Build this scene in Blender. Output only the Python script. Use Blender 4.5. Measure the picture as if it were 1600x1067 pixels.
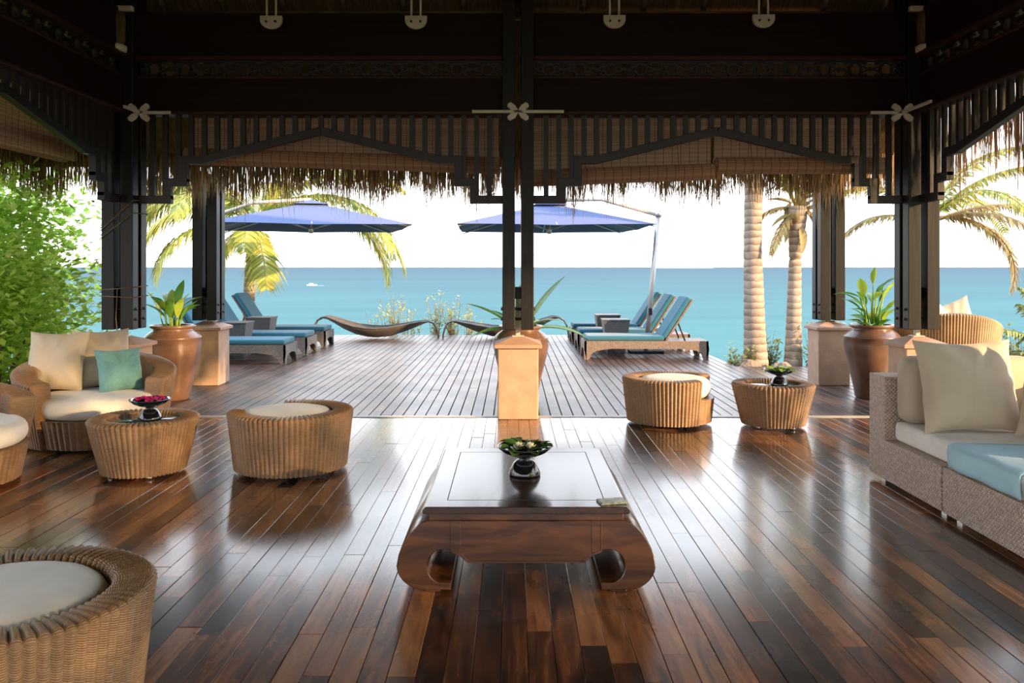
import bpy, math, random
from mathutils import Vector, Matrix
random.seed(7)
R = math.radians
for o in list(bpy.data.objects): bpy.data.objects.remove(o)
S = bpy.context.scene
COL = S.collection

# ------------------------------------------------------------------ camera
F_PX = 1300.0; HZ = 417.0; CAM_H = 1.5
cd = bpy.data.cameras.new('camera'); cam = bpy.data.objects.new('camera', cd); COL.objects.link(cam)
cam.location = (0, 0, CAM_H); cam.rotation_euler = (R(90), 0, 0)
cd.sensor_width = 36; cd.lens = 36 * F_PX / 1600; cd.shift_y = -(533.5 - HZ) / 1600
cd.clip_start = .05; cd.clip_end = 60000
S.camera = cam
# ------------------------------------------------------------------ light
S.view_settings.view_transform = 'Standard'; S.view_settings.look = 'None'
S.view_settings.exposure = 0.6; S.view_settings.gamma = 1.0; S.view_settings.use_curve_mapping = False
w = bpy.data.worlds.new('sky'); S.world = w; w.use_nodes = True
nt = w.node_tree; bg = nt.nodes['Background']
tc = nt.nodes.new('ShaderNodeTexCoord'); sx = nt.nodes.new('ShaderNodeSeparateXYZ'); cr = nt.nodes.new('ShaderNodeValToRGB')
nt.links.new(tc.outputs['Generated'], sx.inputs[0]); nt.links.new(sx.outputs['Z'], cr.inputs[0]); nt.links.new(cr.outputs[0], bg.inputs[0])
cr.color_ramp.elements[0].position = 0.0; cr.color_ramp.elements[0].color = (.56, .55, .54, 1)
cr.color_ramp.elements[1].position = .8; cr.color_ramp.elements[1].color = (.48, .62, .82, 1)
e = cr.color_ramp.elements.new(.10); e.color = (.60, .60, .60, 1)
bg.inputs[1].default_value = 4.0
sd = bpy.data.lights.new('sun', 'SUN'); sun = bpy.data.objects.new('sun', sd); COL.objects.link(sun)
SUN_AZ, SUN_EL = R(-35), R(13)           # the sun stands low, to the right and behind the camera
sv = Vector((math.cos(SUN_AZ) * math.cos(SUN_EL), math.sin(SUN_AZ) * math.cos(SUN_EL), math.sin(SUN_EL)))
sun.rotation_euler = sv.to_track_quat('Z', 'Y').to_euler()
sun.location = sv * 40
sd.energy = 8.0; sd.color = (1.0, .67, .34); sd.angle = R(.9)

# ------------------------------------------------------------------ materials
def new_mat(name):
    m = bpy.data.materials.new(name); m.use_nodes = True
    nt = m.node_tree; b = nt.nodes['Principled BSDF']
    return m, nt, b
def N(nt, t, **kw):
    n = nt.nodes.new('ShaderNode' + t)
    for k, v in kw.items():
        if isinstance(k, str) and hasattr(n, k): setattr(n, k, v)
        else: n.inputs[k].default_value = v
    return n
def setin(n, **kw):
    for k, v in kw.items(): n.inputs[k.replace('_', ' ')].default_value = v
def ramp(nt, fac, stops):
    c = nt.nodes.new('ShaderNodeValToRGB'); el = c.color_ramp.elements
    while len(el) < len(stops): el.new(.5)
    for e, (p, col) in zip(el, stops): e.position = p; e.color = (*col, 1)
    nt.links.new(fac, c.inputs[0]); return c.outputs[0]
def math_n(nt, op, a, b=None, c=None):
    n = nt.nodes.new('ShaderNodeMath'); n.operation = op
    for i, v in enumerate((a, b, c)):
        if v is None: continue
        if isinstance(v, (int, float)): n.inputs[i].default_value = v
        else: nt.links.new(v, n.inputs[i])
    return n.outputs[0]
def mapping(nt, vec, scale=(1, 1, 1), rot=(0, 0, 0)):
    n = nt.nodes.new('ShaderNodeMapping'); n.inputs['Scale'].default_value = scale; n.inputs['Rotation'].default_value = rot
    nt.links.new(vec, n.inputs[0]); return n.outputs[0]
def noise(nt, vec, scale, detail=4, dist=0., rough=.5):
    n = nt.nodes.new('ShaderNodeTexNoise'); setin(n, Scale=scale, Detail=detail, Distortion=dist, Roughness=rough)
    nt.links.new(vec, n.inputs['Vector']); return n.outputs['Fac']
def bump(nt, b, h, strength, dist):
    n = nt.nodes.new('ShaderNodeBump'); n.inputs['Strength'].default_value = strength; n.inputs['Distance'].default_value = dist
    nt.links.new(h, n.inputs['Height']); nt.links.new(n.outputs[0], b.inputs['Normal'])
def coords(nt, kind='Object'):
    return nt.nodes.new('ShaderNodeTexCoord').outputs[kind]
def plain(name, col, rough=.5, var=.15, nscale=8, bmp=0, metal=0, coat=0, spec=.5, trans=0):
    """one colour with a little uneven tone and fine relief"""
    m, nt, b = new_mat(name)
    f = noise(nt, coords(nt), nscale)
    lo = tuple(c * (1 - var) for c in col); hi = tuple(min(1, c * (1 + var)) for c in col)
    nt.links.new(ramp(nt, f, [(.3, lo), (.7, hi)]), b.inputs['Base Color'])
    setin(b, Roughness=rough, Metallic=metal); b.inputs['Coat Weight'].default_value = coat
    b.inputs['Specular IOR Level'].default_value = spec
    if bmp: bump(nt, b, noise(nt, coords(nt), nscale * 6, 6), .5, bmp)
    if trans:
        tr = nt.nodes.new('ShaderNodeBsdfTranslucent'); tr.inputs[0].default_value = (*col, 1)
        mx = nt.nodes.new('ShaderNodeMixShader'); mx.inputs[0].default_value = trans
        nt.links.new(b.outputs[0], mx.inputs[1]); nt.links.new(tr.outputs[0], mx.inputs[2])
        nt.links.new(mx.outputs[0], nt.nodes['Material Output'].inputs[0])
    return m
def plank_mat(name, stops, rough, scale, coat=0., bstr=.25, rvar=.12, coat_rough=.12, mixr=.45, spec=.5):
    m, nt, b = new_mat(name)
    g = nt.nodes.new('ShaderNodeNewGeometry'); oi = nt.nodes.new('ShaderNodeObjectInfo')
    rnd = math_n(nt, 'FRACT', math_n(nt, 'ADD', oi.outputs['Random'], g.outputs['Random Per Island']))
    cmb = nt.nodes.new('ShaderNodeCombineXYZ')
    nt.links.new(math_n(nt, 'MULTIPLY', rnd, 37.), cmb.inputs[2])
    va = nt.nodes.new('ShaderNodeVectorMath'); va.operation = 'ADD'
    nt.links.new(g.outputs['Position'], va.inputs[0]); nt.links.new(cmb.outputs[0], va.inputs[1])
    v = mapping(nt, va.outputs[0], scale)
    f = noise(nt, v, 1.0, 7, 1.6, .62)
    f2 = noise(nt, mapping(nt, va.outputs[0], (scale[0] * 5, scale[1] * 1.5, scale[2] * 5)), 1., 5)
    mixf = math_n(nt, 'ADD', math_n(nt, 'MULTIPLY', f, .9), math_n(nt, 'MULTIPLY', math_n(nt, 'SUBTRACT', rnd, .5), mixr))
    mixf = math_n(nt, 'ADD', mixf, math_n(nt, 'MULTIPLY', math_n(nt, 'SUBTRACT', f2, .5), .3))
    nt.links.new(ramp(nt, mixf, stops), b.inputs['Base Color'])
    wear = noise(nt, g.outputs['Position'], 1.7, 5)
    nt.links.new(math_n(nt, 'ADD', math_n(nt, 'MULTIPLY', wear, rvar * 2), rough - rvar), b.inputs['Roughness'])
    b.inputs['Coat Weight'].default_value = coat; b.inputs['Coat Roughness'].default_value = coat_rough
    b.inputs['Specular IOR Level'].default_value = spec
    lum = noise(nt, mapping(nt, va.outputs[0], (3.5, 2.2, 3)), 1., 3)
    h = math_n(nt, 'ADD', math_n(nt, 'MULTIPLY', f2, .25), lum)
    bump(nt, b, h, bstr, .012)
    return m
M = {}
M['floor'] = plank_mat('polished acacia boards', [(.27, (.014, .006, .004)), (.43, (.085, .029, .011)), (.58, (.23, .085, .028)), (.78, (.40, .17, .058))], .27, (9, 1.1, 9), coat=.65, bstr=.06, coat_rough=.13)
M['deck'] = plank_mat('weathered deck boards', [(.25, (.034, .018, .013)), (.5, (.080, .042, .030)), (.75, (.135, .082, .062))], .40, (7, .9, 7), coat=.12, bstr=.3, rvar=.1, coat_rough=.25, mixr=.3)
M['gapdark'] = plain('dark joint', (.012, .009, .008), .8)
def wood(name, a, bcol, rough, scale=(3, 3, 30), coat=0., kind='Object', spec=.5):
    m, nt, b = new_mat(name)
    v = mapping(nt, coords(nt, kind), scale)
    f = noise(nt, v, 1., 6, 1.2, .6)
    nt.links.new(ramp(nt, f, [(.3, a), (.72, bcol)]), b.inputs['Base Color'])
    setin(b, Roughness=rough); b.inputs['Coat Weight'].default_value = coat; b.inputs['Coat Roughness'].default_value = .1
    b.inputs['Specular IOR Level'].default_value = spec
    bump(nt, b, f, .2, .004); return m
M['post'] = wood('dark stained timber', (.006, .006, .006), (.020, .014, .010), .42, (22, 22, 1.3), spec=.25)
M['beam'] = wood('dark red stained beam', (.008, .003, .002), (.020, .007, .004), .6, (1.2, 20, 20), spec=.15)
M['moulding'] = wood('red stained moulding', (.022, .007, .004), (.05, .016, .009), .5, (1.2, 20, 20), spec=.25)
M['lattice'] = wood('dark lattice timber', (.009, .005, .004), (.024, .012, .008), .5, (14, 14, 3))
M['table'] = wood('lacquered brown teak', (.016, .006, .003), (.11, .042, .016), .3, (2.2, 14, 14), coat=.7)
M['tabletop'] = wood('lacquered dark table top', (.010, .006, .005), (.050, .022, .013), .27, (14, 2.2, 14), coat=.5)
M['plaster'] = plain('rough pinkish render', (.46, .30, .21), .85, .12, 6, bmp=.006, spec=.2)
M['cap'] = plain('smooth pinkish cap stone', (.42, .26, .185), .7, .12, 7, bmp=.002, spec=.3)
def wicker(name, dark, light, strand=.0075):
    m, nt, b = new_mat(name)
    uv = coords(nt, 'UV'); s = nt.nodes.new('ShaderNodeSeparateXYZ'); nt.links.new(uv, s.inputs[0])
    par = math_n(nt, 'MULTIPLY', math_n(nt, 'FLOOR', s.outputs[0]), .5)
    ph = math_n(nt, 'ADD', math_n(nt, 'DIVIDE', s.outputs[1], strand), math_n(nt, 'MULTIPLY', par, 1.0))
    wv = math_n(nt, 'ABSOLUTE', math_n(nt, 'SINE', math_n(nt, 'MULTIPLY', ph, math.pi)))
    cell = nt.nodes.new('ShaderNodeTexWhiteNoise'); cell.noise_dimensions = '2D'
    cb = nt.nodes.new('ShaderNodeCombineXYZ'); nt.links.new(math_n(nt, 'FLOOR', s.outputs[0]), cb.inputs[0]); nt.links.new(math_n(nt, 'FLOOR', ph), cb.inputs[1])
    nt.links.new(cb.outputs[0], cell.inputs['Vector'])
    big = noise(nt, coords(nt), 5, 3)
    f = math_n(nt, 'ADD', math_n(nt, 'MULTIPLY', cell.outputs[0], .22), math_n(nt, 'MULTIPLY', big, .8))
    nt.links.new(ramp(nt, f, [(.15, dark), (.85, light)]), b.inputs['Base Color'])
    setin(b, Roughness=.42)
    bump(nt, b, wv, .7, .0022)
    return m
M['wicker'] = wicker('honey brown wicker', (.17, .088, .040), (.40, .235, .12))
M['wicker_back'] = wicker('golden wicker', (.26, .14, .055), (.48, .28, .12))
def weave(name, dark, light, size, rough=.45):
    """flat over-and-under weave"""
    m, nt, b = new_mat(name)
    s = nt.nodes.new('ShaderNodeSeparateXYZ'); nt.links.new(coords(nt, 'UV'), s.inputs[0])
    u = math_n(nt, 'DIVIDE', s.outputs[0], size); v = math_n(nt, 'DIVIDE', s.outputs[1], size)
    par = math_n(nt, 'MODULO', math_n(nt, 'ADD', math_n(nt, 'FLOOR', u), math_n(nt, 'FLOOR', v)), 2.)
    su = math_n(nt, 'ABSOLUTE', math_n(nt, 'SINE', math_n(nt, 'MULTIPLY', u, math.pi)))
    sv_ = math_n(nt, 'ABSOLUTE', math_n(nt, 'SINE', math_n(nt, 'MULTIPLY', v, math.pi)))
    mx = nt.nodes.new('ShaderNodeMix'); nt.links.new(par, mx.inputs[0]); nt.links.new(su, mx.inputs[2]); nt.links.new(sv_, mx.inputs[3])
    cell = nt.nodes.new('ShaderNodeTexWhiteNoise'); cell.noise_dimensions = '2D'
    cb = nt.nodes.new('ShaderNodeCombineXYZ'); nt.links.new(math_n(nt, 'FLOOR', u), cb.inputs[0]); nt.links.new(math_n(nt, 'FLOOR', v), cb.inputs[1])
    nt.links.new(cb.outputs[0], cell.inputs['Vector'])
    f = math_n(nt, 'ADD', math_n(nt, 'MULTIPLY', cell.outputs[0], .45), math_n(nt, 'MULTIPLY', par, .4))
    nt.links.new(ramp(nt, f, [(.1, dark), (.85, light)]), b.inputs['Base Color'])
    setin(b, Roughness=rough); bump(nt, b, mx.outputs[0], .9, size * .35); return m
M['weave'] = weave('taupe woven rattan', (.36, .25, .19), (.80, .62, .52), .013)
M['weave_grey'] = weave('charcoal woven rattan', (.055, .048, .045), (.15, .13, .12), .016)
M['weave_tan'] = weave('brown woven rattan', (.13, .085, .06), (.30, .21, .155), .016)
def fabric(name, col, rough=.9, scale=420, var=.1, bstr=.25):
    m, nt, b = new_mat(name)
    f = noise(nt, coords(nt), 6, 3); t = noise(nt, coords(nt), scale, 2)
    lo = tuple(c * (1 - var) for c in col); hi = tuple(min(1, c * (1 + var)) for c in col)
    nt.links.new(ramp(nt, math_n(nt, 'ADD', math_n(nt, 'MULTIPLY', f, .6), math_n(nt, 'MULTIPLY', t, .4)), [(.3, lo), (.7, hi)]), b.inputs['Base Color'])
    setin(b, Roughness=rough); b.inputs['Sheen Weight'].default_value = .15; b.inputs['Specular IOR Level'].default_value = .2
    bump(nt, b, t, bstr, .002); return m
M['cream'] = fabric('cream cushion cloth', (.86, .81, .74))
M['beige'] = fabric('beige sateen', (.54, .44, .32), .6)
M['teal'] = fabric('teal slub cloth', (.17, .36, .35), .9, 90, .25, .5)
M['throw'] = fabric('pale blue throw cloth', (.42, .64, .74))
M['bluecush'] = fabric('turquoise outdoor cloth', (.028, .115, .16), .8)
M['canopy'] = fabric('blue canvas', (.020, .046, .150), .8)
M['glass'] = plain('dark green table glass', (.05, .075, .07), .06, .05)
M['ceramic'] = plain('black glazed ceramic', (.006, .006, .008), .09, .1, coat=.5)
M['pot'] = plain('brown glazed earthenware', (.13, .068, .042), .3, .4, 4, bmp=.002, coat=.15)
M['soil'] = plain('potting soil', (.05, .035, .025), .95, .4, 30, bmp=.01)
M['metal'] = plain('grey aluminium', (.50, .48, .46), .4, .05, metal=.6)
M['palemetal'] = plain('pale painted metal', (.52, .44, .35), .5, .08)
M['blackmetal'] = plain('black iron', (.02, .02, .02), .45, .1, metal=.5)
M['steel'] = plain('brushed steel', (.6, .6, .58), .3, .05, metal=1)
M['thatch_in'] = wood('thatch underside', (.045, .028, .014), (.14, .085, .04), .95, (40, 3, 3), spec=.1)
M['pole'] = wood('peeled round pole', (.11, .07, .035), (.26, .17, .09), .7, (2, 14, 14))
def strands(name, stops, trans=.25, rough=.8):
    m, nt, b = new_mat(name)
    g = nt.nodes.new('ShaderNodeNewGeometry')
    c = ramp(nt, g.outputs['Random Per Island'], stops)
    nt.links.new(c, b.inputs['Base Color']); setin(b, Roughness=rough); b.inputs['Specular IOR Level'].default_value = .3
    tr = nt.nodes.new('ShaderNodeBsdfTranslucent'); nt.links.new(c, tr.inputs[0])
    mx = nt.nodes.new('ShaderNodeMixShader'); mx.inputs[0].default_value = trans
    nt.links.new(b.outputs[0], mx.inputs[1]); nt.links.new(tr.outputs[0], mx.inputs[2])
    nt.links.new(mx.outputs[0], nt.nodes['Material Output'].inputs[0]); return m
M['fringe'] = strands('dry thatch strands', [(0, (.12, .065, .034)), (.5, (.28, .165, .08)), (1, (.5, .35, .17))], .35)
M['bushleaf'] = strands('fresh green leaves', [(0, (.24, .44, .045)), (.5, (.50, .68, .10)), (.85, (.68, .80, .19)), (1, (.78, .78, .27))], .58, .5)
M['palmleaf'] = strands('yellow green palm leaflets', [(0, (.13, .19, .03)), (.5, (.34, .33, .05)), (1, (.55, .42, .07))], .3, .5)
M['drypalm'] = strands('browning palm leaflets', [(0, (.16, .10, .05)), (.5, (.34, .24, .10)), (1, (.46, .40, .16))], .3, .6)
M['scrub'] = strands('coastal scrub leaves', [(0, (.13, .17, .06)), (.6, (.28, .31, .10)), (1, (.46, .42, .16))], .3, .7)
M['drygrass'] = strands('yellow dry scrub', [(0, (.30, .24, .08)), (.5, (.52, .43, .12)), (1, (.66, .56, .26))], .35, .7)
M['leaf'] = plain('glossy green leaf', (.12, .28, .04), .35, .35, 9, trans=.35)
M['leaf_yellow'] = plain('yellow green leaf', (.36, .46, .05), .35, .35, 9, trans=.4)
M['lilyleaf'] = plain('dark floating leaf', (.06, .13, .03), .4, .35, 20)
M['limeleaf'] = plain('lime floating leaf', (.26, .42, .05), .4, .3, 20)
M['petal'] = plain('magenta petal', (.62, .02, .22), .5, .3, 20)
M['lotus'] = plain('cream lotus petal', (.75, .74, .52), .5, .1, 20)
M['branch'] = plain('brown branch', (.13, .08, .05), .9, .3, 12)
def trunk_mat():
    m, nt, b = new_mat('ringed palm bark')
    v = coords(nt); s = nt.nodes.new('ShaderNodeSeparateXYZ'); nt.links.new(v, s.inputs[0])
    nz = noise(nt, v, 5, 5)
    ringf = math_n(nt, 'FRACT', math_n(nt, 'ADD', math_n(nt, 'MULTIPLY', s.outputs[2], 9.), math_n(nt, 'MULTIPLY', nz, .9)))
    f = math_n(nt, 'ADD', math_n(nt, 'MULTIPLY', nz, .6), math_n(nt, 'MULTIPLY', ringf, .4))
    nt.links.new(ramp(nt, f, [(.3, (.16, .12, .09)), (.7, (.42, .33, .25))]), b.inputs['Base Color'])
    setin(b, Roughness=.9); bump(nt, b, ringf, .5, .01); return m
M['trunk'] = trunk_mat()
M['rock'] = plain('brown rock', (.24, .18, .13), .95, .4, 5, bmp=.03)
M['ground'] = plain('dry garden soil and litter', (.17, .14, .07), 1., .4, 3, bmp=.03, spec=.1)
M['white'] = plain('white paint', (.8, .8, .8), .4, .03)
M['wake'] = plain('white sea foam', (.8, .85, .86), .6, .05)
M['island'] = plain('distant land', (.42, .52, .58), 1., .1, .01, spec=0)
M['cord'] = plain('brown cord', (.20, .13, .08), .8, .2)
M['tile'] = plain('mottled green grey soapstone', (.22, .25, .21), .4, .6, 40)
def blind_mat():
    m, nt, b = new_mat('split bamboo blind')
    s = nt.nodes.new('ShaderNodeSeparateXYZ'); nt.links.new(coords(nt, 'UV'), s.inputs[0])
    row = math_n(nt, 'MULTIPLY', s.outputs[1], 90.)
    wn = nt.nodes.new('ShaderNodeTexWhiteNoise'); wn.noise_dimensions = '1D'; nt.links.new(math_n(nt, 'FLOOR', row), wn.inputs['W'])
    thread = math_n(nt, 'LESS_THAN', math_n(nt, 'FRACT', math_n(nt, 'MULTIPLY', s.outputs[0], 11.)), .06)
    c = ramp(nt, wn.outputs[0], [(0, (.42, .23, .14)), (1, (.66, .42, .27))])
    mx = nt.nodes.new('ShaderNodeMix'); mx.data_type = 'RGBA'; nt.links.new(thread, mx.inputs[0]); nt.links.new(c, mx.inputs[6]); mx.inputs[7].default_value = (.10, .05, .03, 1)
    nt.links.new(mx.outputs[2], b.inputs['Base Color']); setin(b, Roughness=.75)
    bump(nt, b, math_n(nt, 'ABSOLUTE', math_n(nt, 'SINE', math_n(nt, 'MULTIPLY', row, math.pi))), .5, .004)
    tr = nt.nodes.new('ShaderNodeBsdfTranslucent'); nt.links.new(mx.outputs[2], tr.inputs[0])
    ms = nt.nodes.new('ShaderNodeMixShader'); ms.inputs[0].default_value = .55
    nt.links.new(b.outputs[0], ms.inputs[1]); nt.links.new(tr.outputs[0], ms.inputs[2])
    nt.links.new(ms.outputs[0], nt.nodes['Material Output'].inputs[0]); return m
M['blind'] = blind_mat()
def sea_mat():
    m, nt, b = new_mat('sea water')
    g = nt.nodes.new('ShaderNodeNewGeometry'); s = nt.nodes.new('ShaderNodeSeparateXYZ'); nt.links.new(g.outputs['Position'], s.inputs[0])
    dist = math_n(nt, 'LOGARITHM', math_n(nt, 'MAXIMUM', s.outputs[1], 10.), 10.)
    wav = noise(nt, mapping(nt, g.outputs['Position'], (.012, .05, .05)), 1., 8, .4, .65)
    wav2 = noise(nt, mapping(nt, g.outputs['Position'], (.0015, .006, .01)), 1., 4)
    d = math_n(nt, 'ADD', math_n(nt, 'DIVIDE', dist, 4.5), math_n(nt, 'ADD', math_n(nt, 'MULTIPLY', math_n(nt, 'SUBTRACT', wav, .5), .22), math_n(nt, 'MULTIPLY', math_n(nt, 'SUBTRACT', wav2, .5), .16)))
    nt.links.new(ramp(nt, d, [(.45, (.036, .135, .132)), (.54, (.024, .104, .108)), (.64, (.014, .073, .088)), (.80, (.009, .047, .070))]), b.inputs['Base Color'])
    setin(b, Roughness=.55); b.inputs['Specular IOR Level'].default_value = .03
    bump(nt, b, noise(nt, mapping(nt, g.outputs['Position'], (.25, .6, 1)), 1., 5), .5, .4)
    return m
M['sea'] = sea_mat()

# ------------------------------------------------------------------ mesh helpers
class MB:
    def __init__(s): s.v = []; s.f = []; s.uv = {}; s.sm = []
    def add(s, vs, fs, smooth=False, uvs=None):
        o = len(s.v); s.v += [tuple(p) for p in vs]
        for i, f in enumerate(fs):
            if uvs: s.uv[len(s.f)] = uvs[i]
            s.f.append(tuple(k + o for k in f)); s.sm.append(smooth)
    def box(s, x0, x1, y0, y1, z0, z1, mtx=None):
        vs = [Vector((x, y, z)) for x in (x0, x1) for y in (y0, y1) for z in (z0, z1)]
        if mtx: vs = [mtx @ v for v in vs]
        fs = [(0, 1, 3, 2), (4, 6, 7, 5), (0, 4, 5, 1), (2, 3, 7, 6), (0, 2, 6, 4), (1, 5, 7, 3)]
        dx, dy, dz = x1 - x0, y1 - y0, z1 - z0
        ax = [(1, 2), (1, 2), (0, 2), (0, 2), (0, 1), (0, 1)]
        raw = [(x, y, z) for x in (x0, x1) for y in (y0, y1) for z in (z0, z1)]
        s.add(vs, fs, False, [[(raw[k][a], raw[k][b]) for k in f] for f, (a, b) in zip(fs, ax)])
        return s
    def prism(s, poly, y0, y1):
        """polygon in (x,z) pushed along y; quads need no convexity for the caps (ngon)"""
        n = len(poly); vs = [(x, y0, z) for x, z in poly] + [(x, y1, z) for x, z in poly]
        fs = [tuple(range(n)), tuple(range(2 * n - 1, n - 1, -1))] + [(i, i + n, (i + 1) % n + n, (i + 1) % n) for i in range(n)]
        uv = [[(poly[k % n][0], poly[k % n][1]) for k in f] for f in fs[:2]]
        acc = 0
        for i in range(n):
            a, b = poly[i], poly[(i + 1) % n]; L = math.hypot(a[0] - b[0], a[1] - b[1])
            uv.append([(acc, y0), (acc, y1), (acc + L, y1), (acc + L, y0)]); acc += L
        s.add(vs, fs, False, uv); return s
    def lathe(s, prof, n=32, c=(0, 0, 0), smooth=True):
        vs = []; fs = []
        for i in range(n):
            a = 2 * math.pi * i / n
            for r, z in prof: vs.append((c[0] + r * math.cos(a), c[1] + r * math.sin(a), c[2] + z))
        m = len(prof)
        for i in range(n):
            for k in range(m - 1):
                a = i * m + k; b = ((i + 1) % n) * m + k; fs.append((a, b, b + 1, a + 1))
        s.add(vs, fs, smooth); return s
    def tube(s, pts, rad, n=8, smooth=True):
        pts = [Vector(p) for p in pts]
        if isinstance(rad, (int, float)): rad = [rad] * len(pts)
        vs = []; fs = []
        for i, p in enumerate(pts):
            d = (pts[min(i + 1, len(pts) - 1)] - pts[max(i - 1, 0)]).normalized()
            u = d.cross(Vector((0, 0, 1)));
            if u.length < .05: u = d.cross(Vector((0, 1, 0)))
            u.normalize(); v = d.cross(u)
            for k in range(n):
                a = 2 * math.pi * k / n; vs.append(p + (u * math.cos(a) + v * math.sin(a)) * rad[i])
        for i in range(len(pts) - 1):
            for k in range(n):
                k2 = (k + 1) % n; fs.append((i * n + k, (i + 1) * n + k, (i + 1) * n + k2, i * n + k2))
        fs.append(tuple(range(n))); fs.append(tuple(range((len(pts) - 1) * n + n - 1, (len(pts) - 1) * n - 1, -1)))
        s.add(vs, fs, smooth); return s
    def grid(s, fn, nu, nv, smooth=True, uvs=(1, 1)):
        vs = [fn(i / nu, j / nv) for j in range(nv + 1) for i in range(nu + 1)]
        fs = []; uv = []
        for j in range(nv):
            for i in range(nu):
                a = j * (nu + 1) + i; fs.append((a, a + 1, a + nu + 2, a + nu + 1))
                uv.append([(i / nu * uvs[0], j / nv * uvs[1]), ((i + 1) / nu * uvs[0], j / nv * uvs[1]), ((i + 1) / nu * uvs[0], (j + 1) / nv * uvs[1]), (i / nu * uvs[0], (j + 1) / nv * uvs[1])])
        s.add(vs, fs, smooth, uv); return s
    def mesh(s, name, mat):
        me = bpy.data.meshes.new(name); me.from_pydata(s.v, [], s.f); me.update()
        me.polygons.foreach_set('use_smooth', s.sm)
        if s.uv:
            l = me.uv_layers.new(name='UVMap'); d = [0.] * (2 * len(me.loops))
            for p in me.polygons:
                u = s.uv.get(p.index)
                if u:
                    for k, li in enumerate(p.loop_indices): d[2 * li], d[2 * li + 1] = u[k]
            l.data.foreach_set('uv', d)
        if mat: me.materials.append(M[mat])
        return me
    def obj(s, name, mat, parent=None, bevel=0, seg=2, loc=None, rot=None):
        return link(name, s.mesh(name, mat), parent, bevel, seg, loc, rot)
def link(name, me, parent=None, bevel=0, seg=2, loc=None, rot=None, scale=None):
    o = bpy.data.objects.new(name, me); COL.objects.link(o)
    if parent: o.parent = parent
    if loc: o.location = loc
    if rot: o.rotation_euler = rot
    if scale: o.scale = scale
    if bevel:
        b = o.modifiers.new('bevel', 'BEVEL'); b.width = bevel; b.segments = seg; b.limit_method = 'ANGLE'; b.angle_limit = R(40)
    return o
def tag(o, label=None, cat=None, group=None, kind=None):
    if label: o['label'] = label
    if cat: o['category'] = cat
    if group: o['group'] = group
    if kind: o['kind'] = kind
    return o
def thing(name, label, cat, loc=(0, 0, 0), rz=0, group=None, kind=None):
    o = bpy.data.objects.new(name, None); COL.objects.link(o); o.location = loc; o.rotation_euler = (0, 0, rz); o.empty_display_size = .1
    return tag(o, label, cat, group, kind)
def copy_tree(o, loc=None, rz=None, parent=None):
    c = o.copy(); COL.objects.link(c)
    if parent: c.parent = parent
    if loc is not None: c.location = loc
    if rz is not None: c.rotation_euler = (0, 0, rz)
    for ch in list(o.children): copy_tree(ch, parent=c)
    return c
def rn(a, b): return random.uniform(a, b)

# ================================================================== SETTING
XL, XC, XR = -3.90, .06, 4.07          # post lines
YF = 8.37; YO = 10.7; YN = 4.32        # front posts, outer posts, next side posts
# sea, land
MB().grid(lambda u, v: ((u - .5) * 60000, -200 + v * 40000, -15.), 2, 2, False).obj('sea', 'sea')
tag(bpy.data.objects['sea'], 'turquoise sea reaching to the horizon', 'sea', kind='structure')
def sstep(a, b, x): t = min(1, max(0, (x - a) / (b - a))); return t * t * (3 - 2 * t)
def land(x, y):
    lim = 18.5 - 5.5 * sstep(3.0, 3.5, x)
    e = max(y - lim, x - 7.6 - max(0, 3 - y) * 1.2, (-7.4 - x) if y > 11 else (-30 - x), 0)
    if y > 10.0 and x < -7.0: e = max(e, min(y - 10.0, -7.0 - x))
    return max(-17, -.34 - .75 * e)
def gy(v): return -40 + v * 66
MB().grid(lambda u, v: (-36 + u * 60, gy(v), land(-36 + u * 60, gy(v)) + .03 * math.sin(7 * u * 60) * math.cos(5 * v * 60)), 120, 132, True).obj('ground', 'ground')
tag(bpy.data.objects['ground'], 'dry soil of the garden sloping to the sea', 'ground', kind='structure')
isl = MB()
isl.grid(lambda u, v: (1900 + u * 800 + 0, 11000 + v * 300, -15 + 42 * math.sin(u * math.pi) ** .8 * (.7 + .3 * math.sin(u * 17)) * math.sin(v * math.pi)), 24, 8, True)
tag(isl.obj('island', 'island'), 'faint low island on the horizon', 'island')

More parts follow.
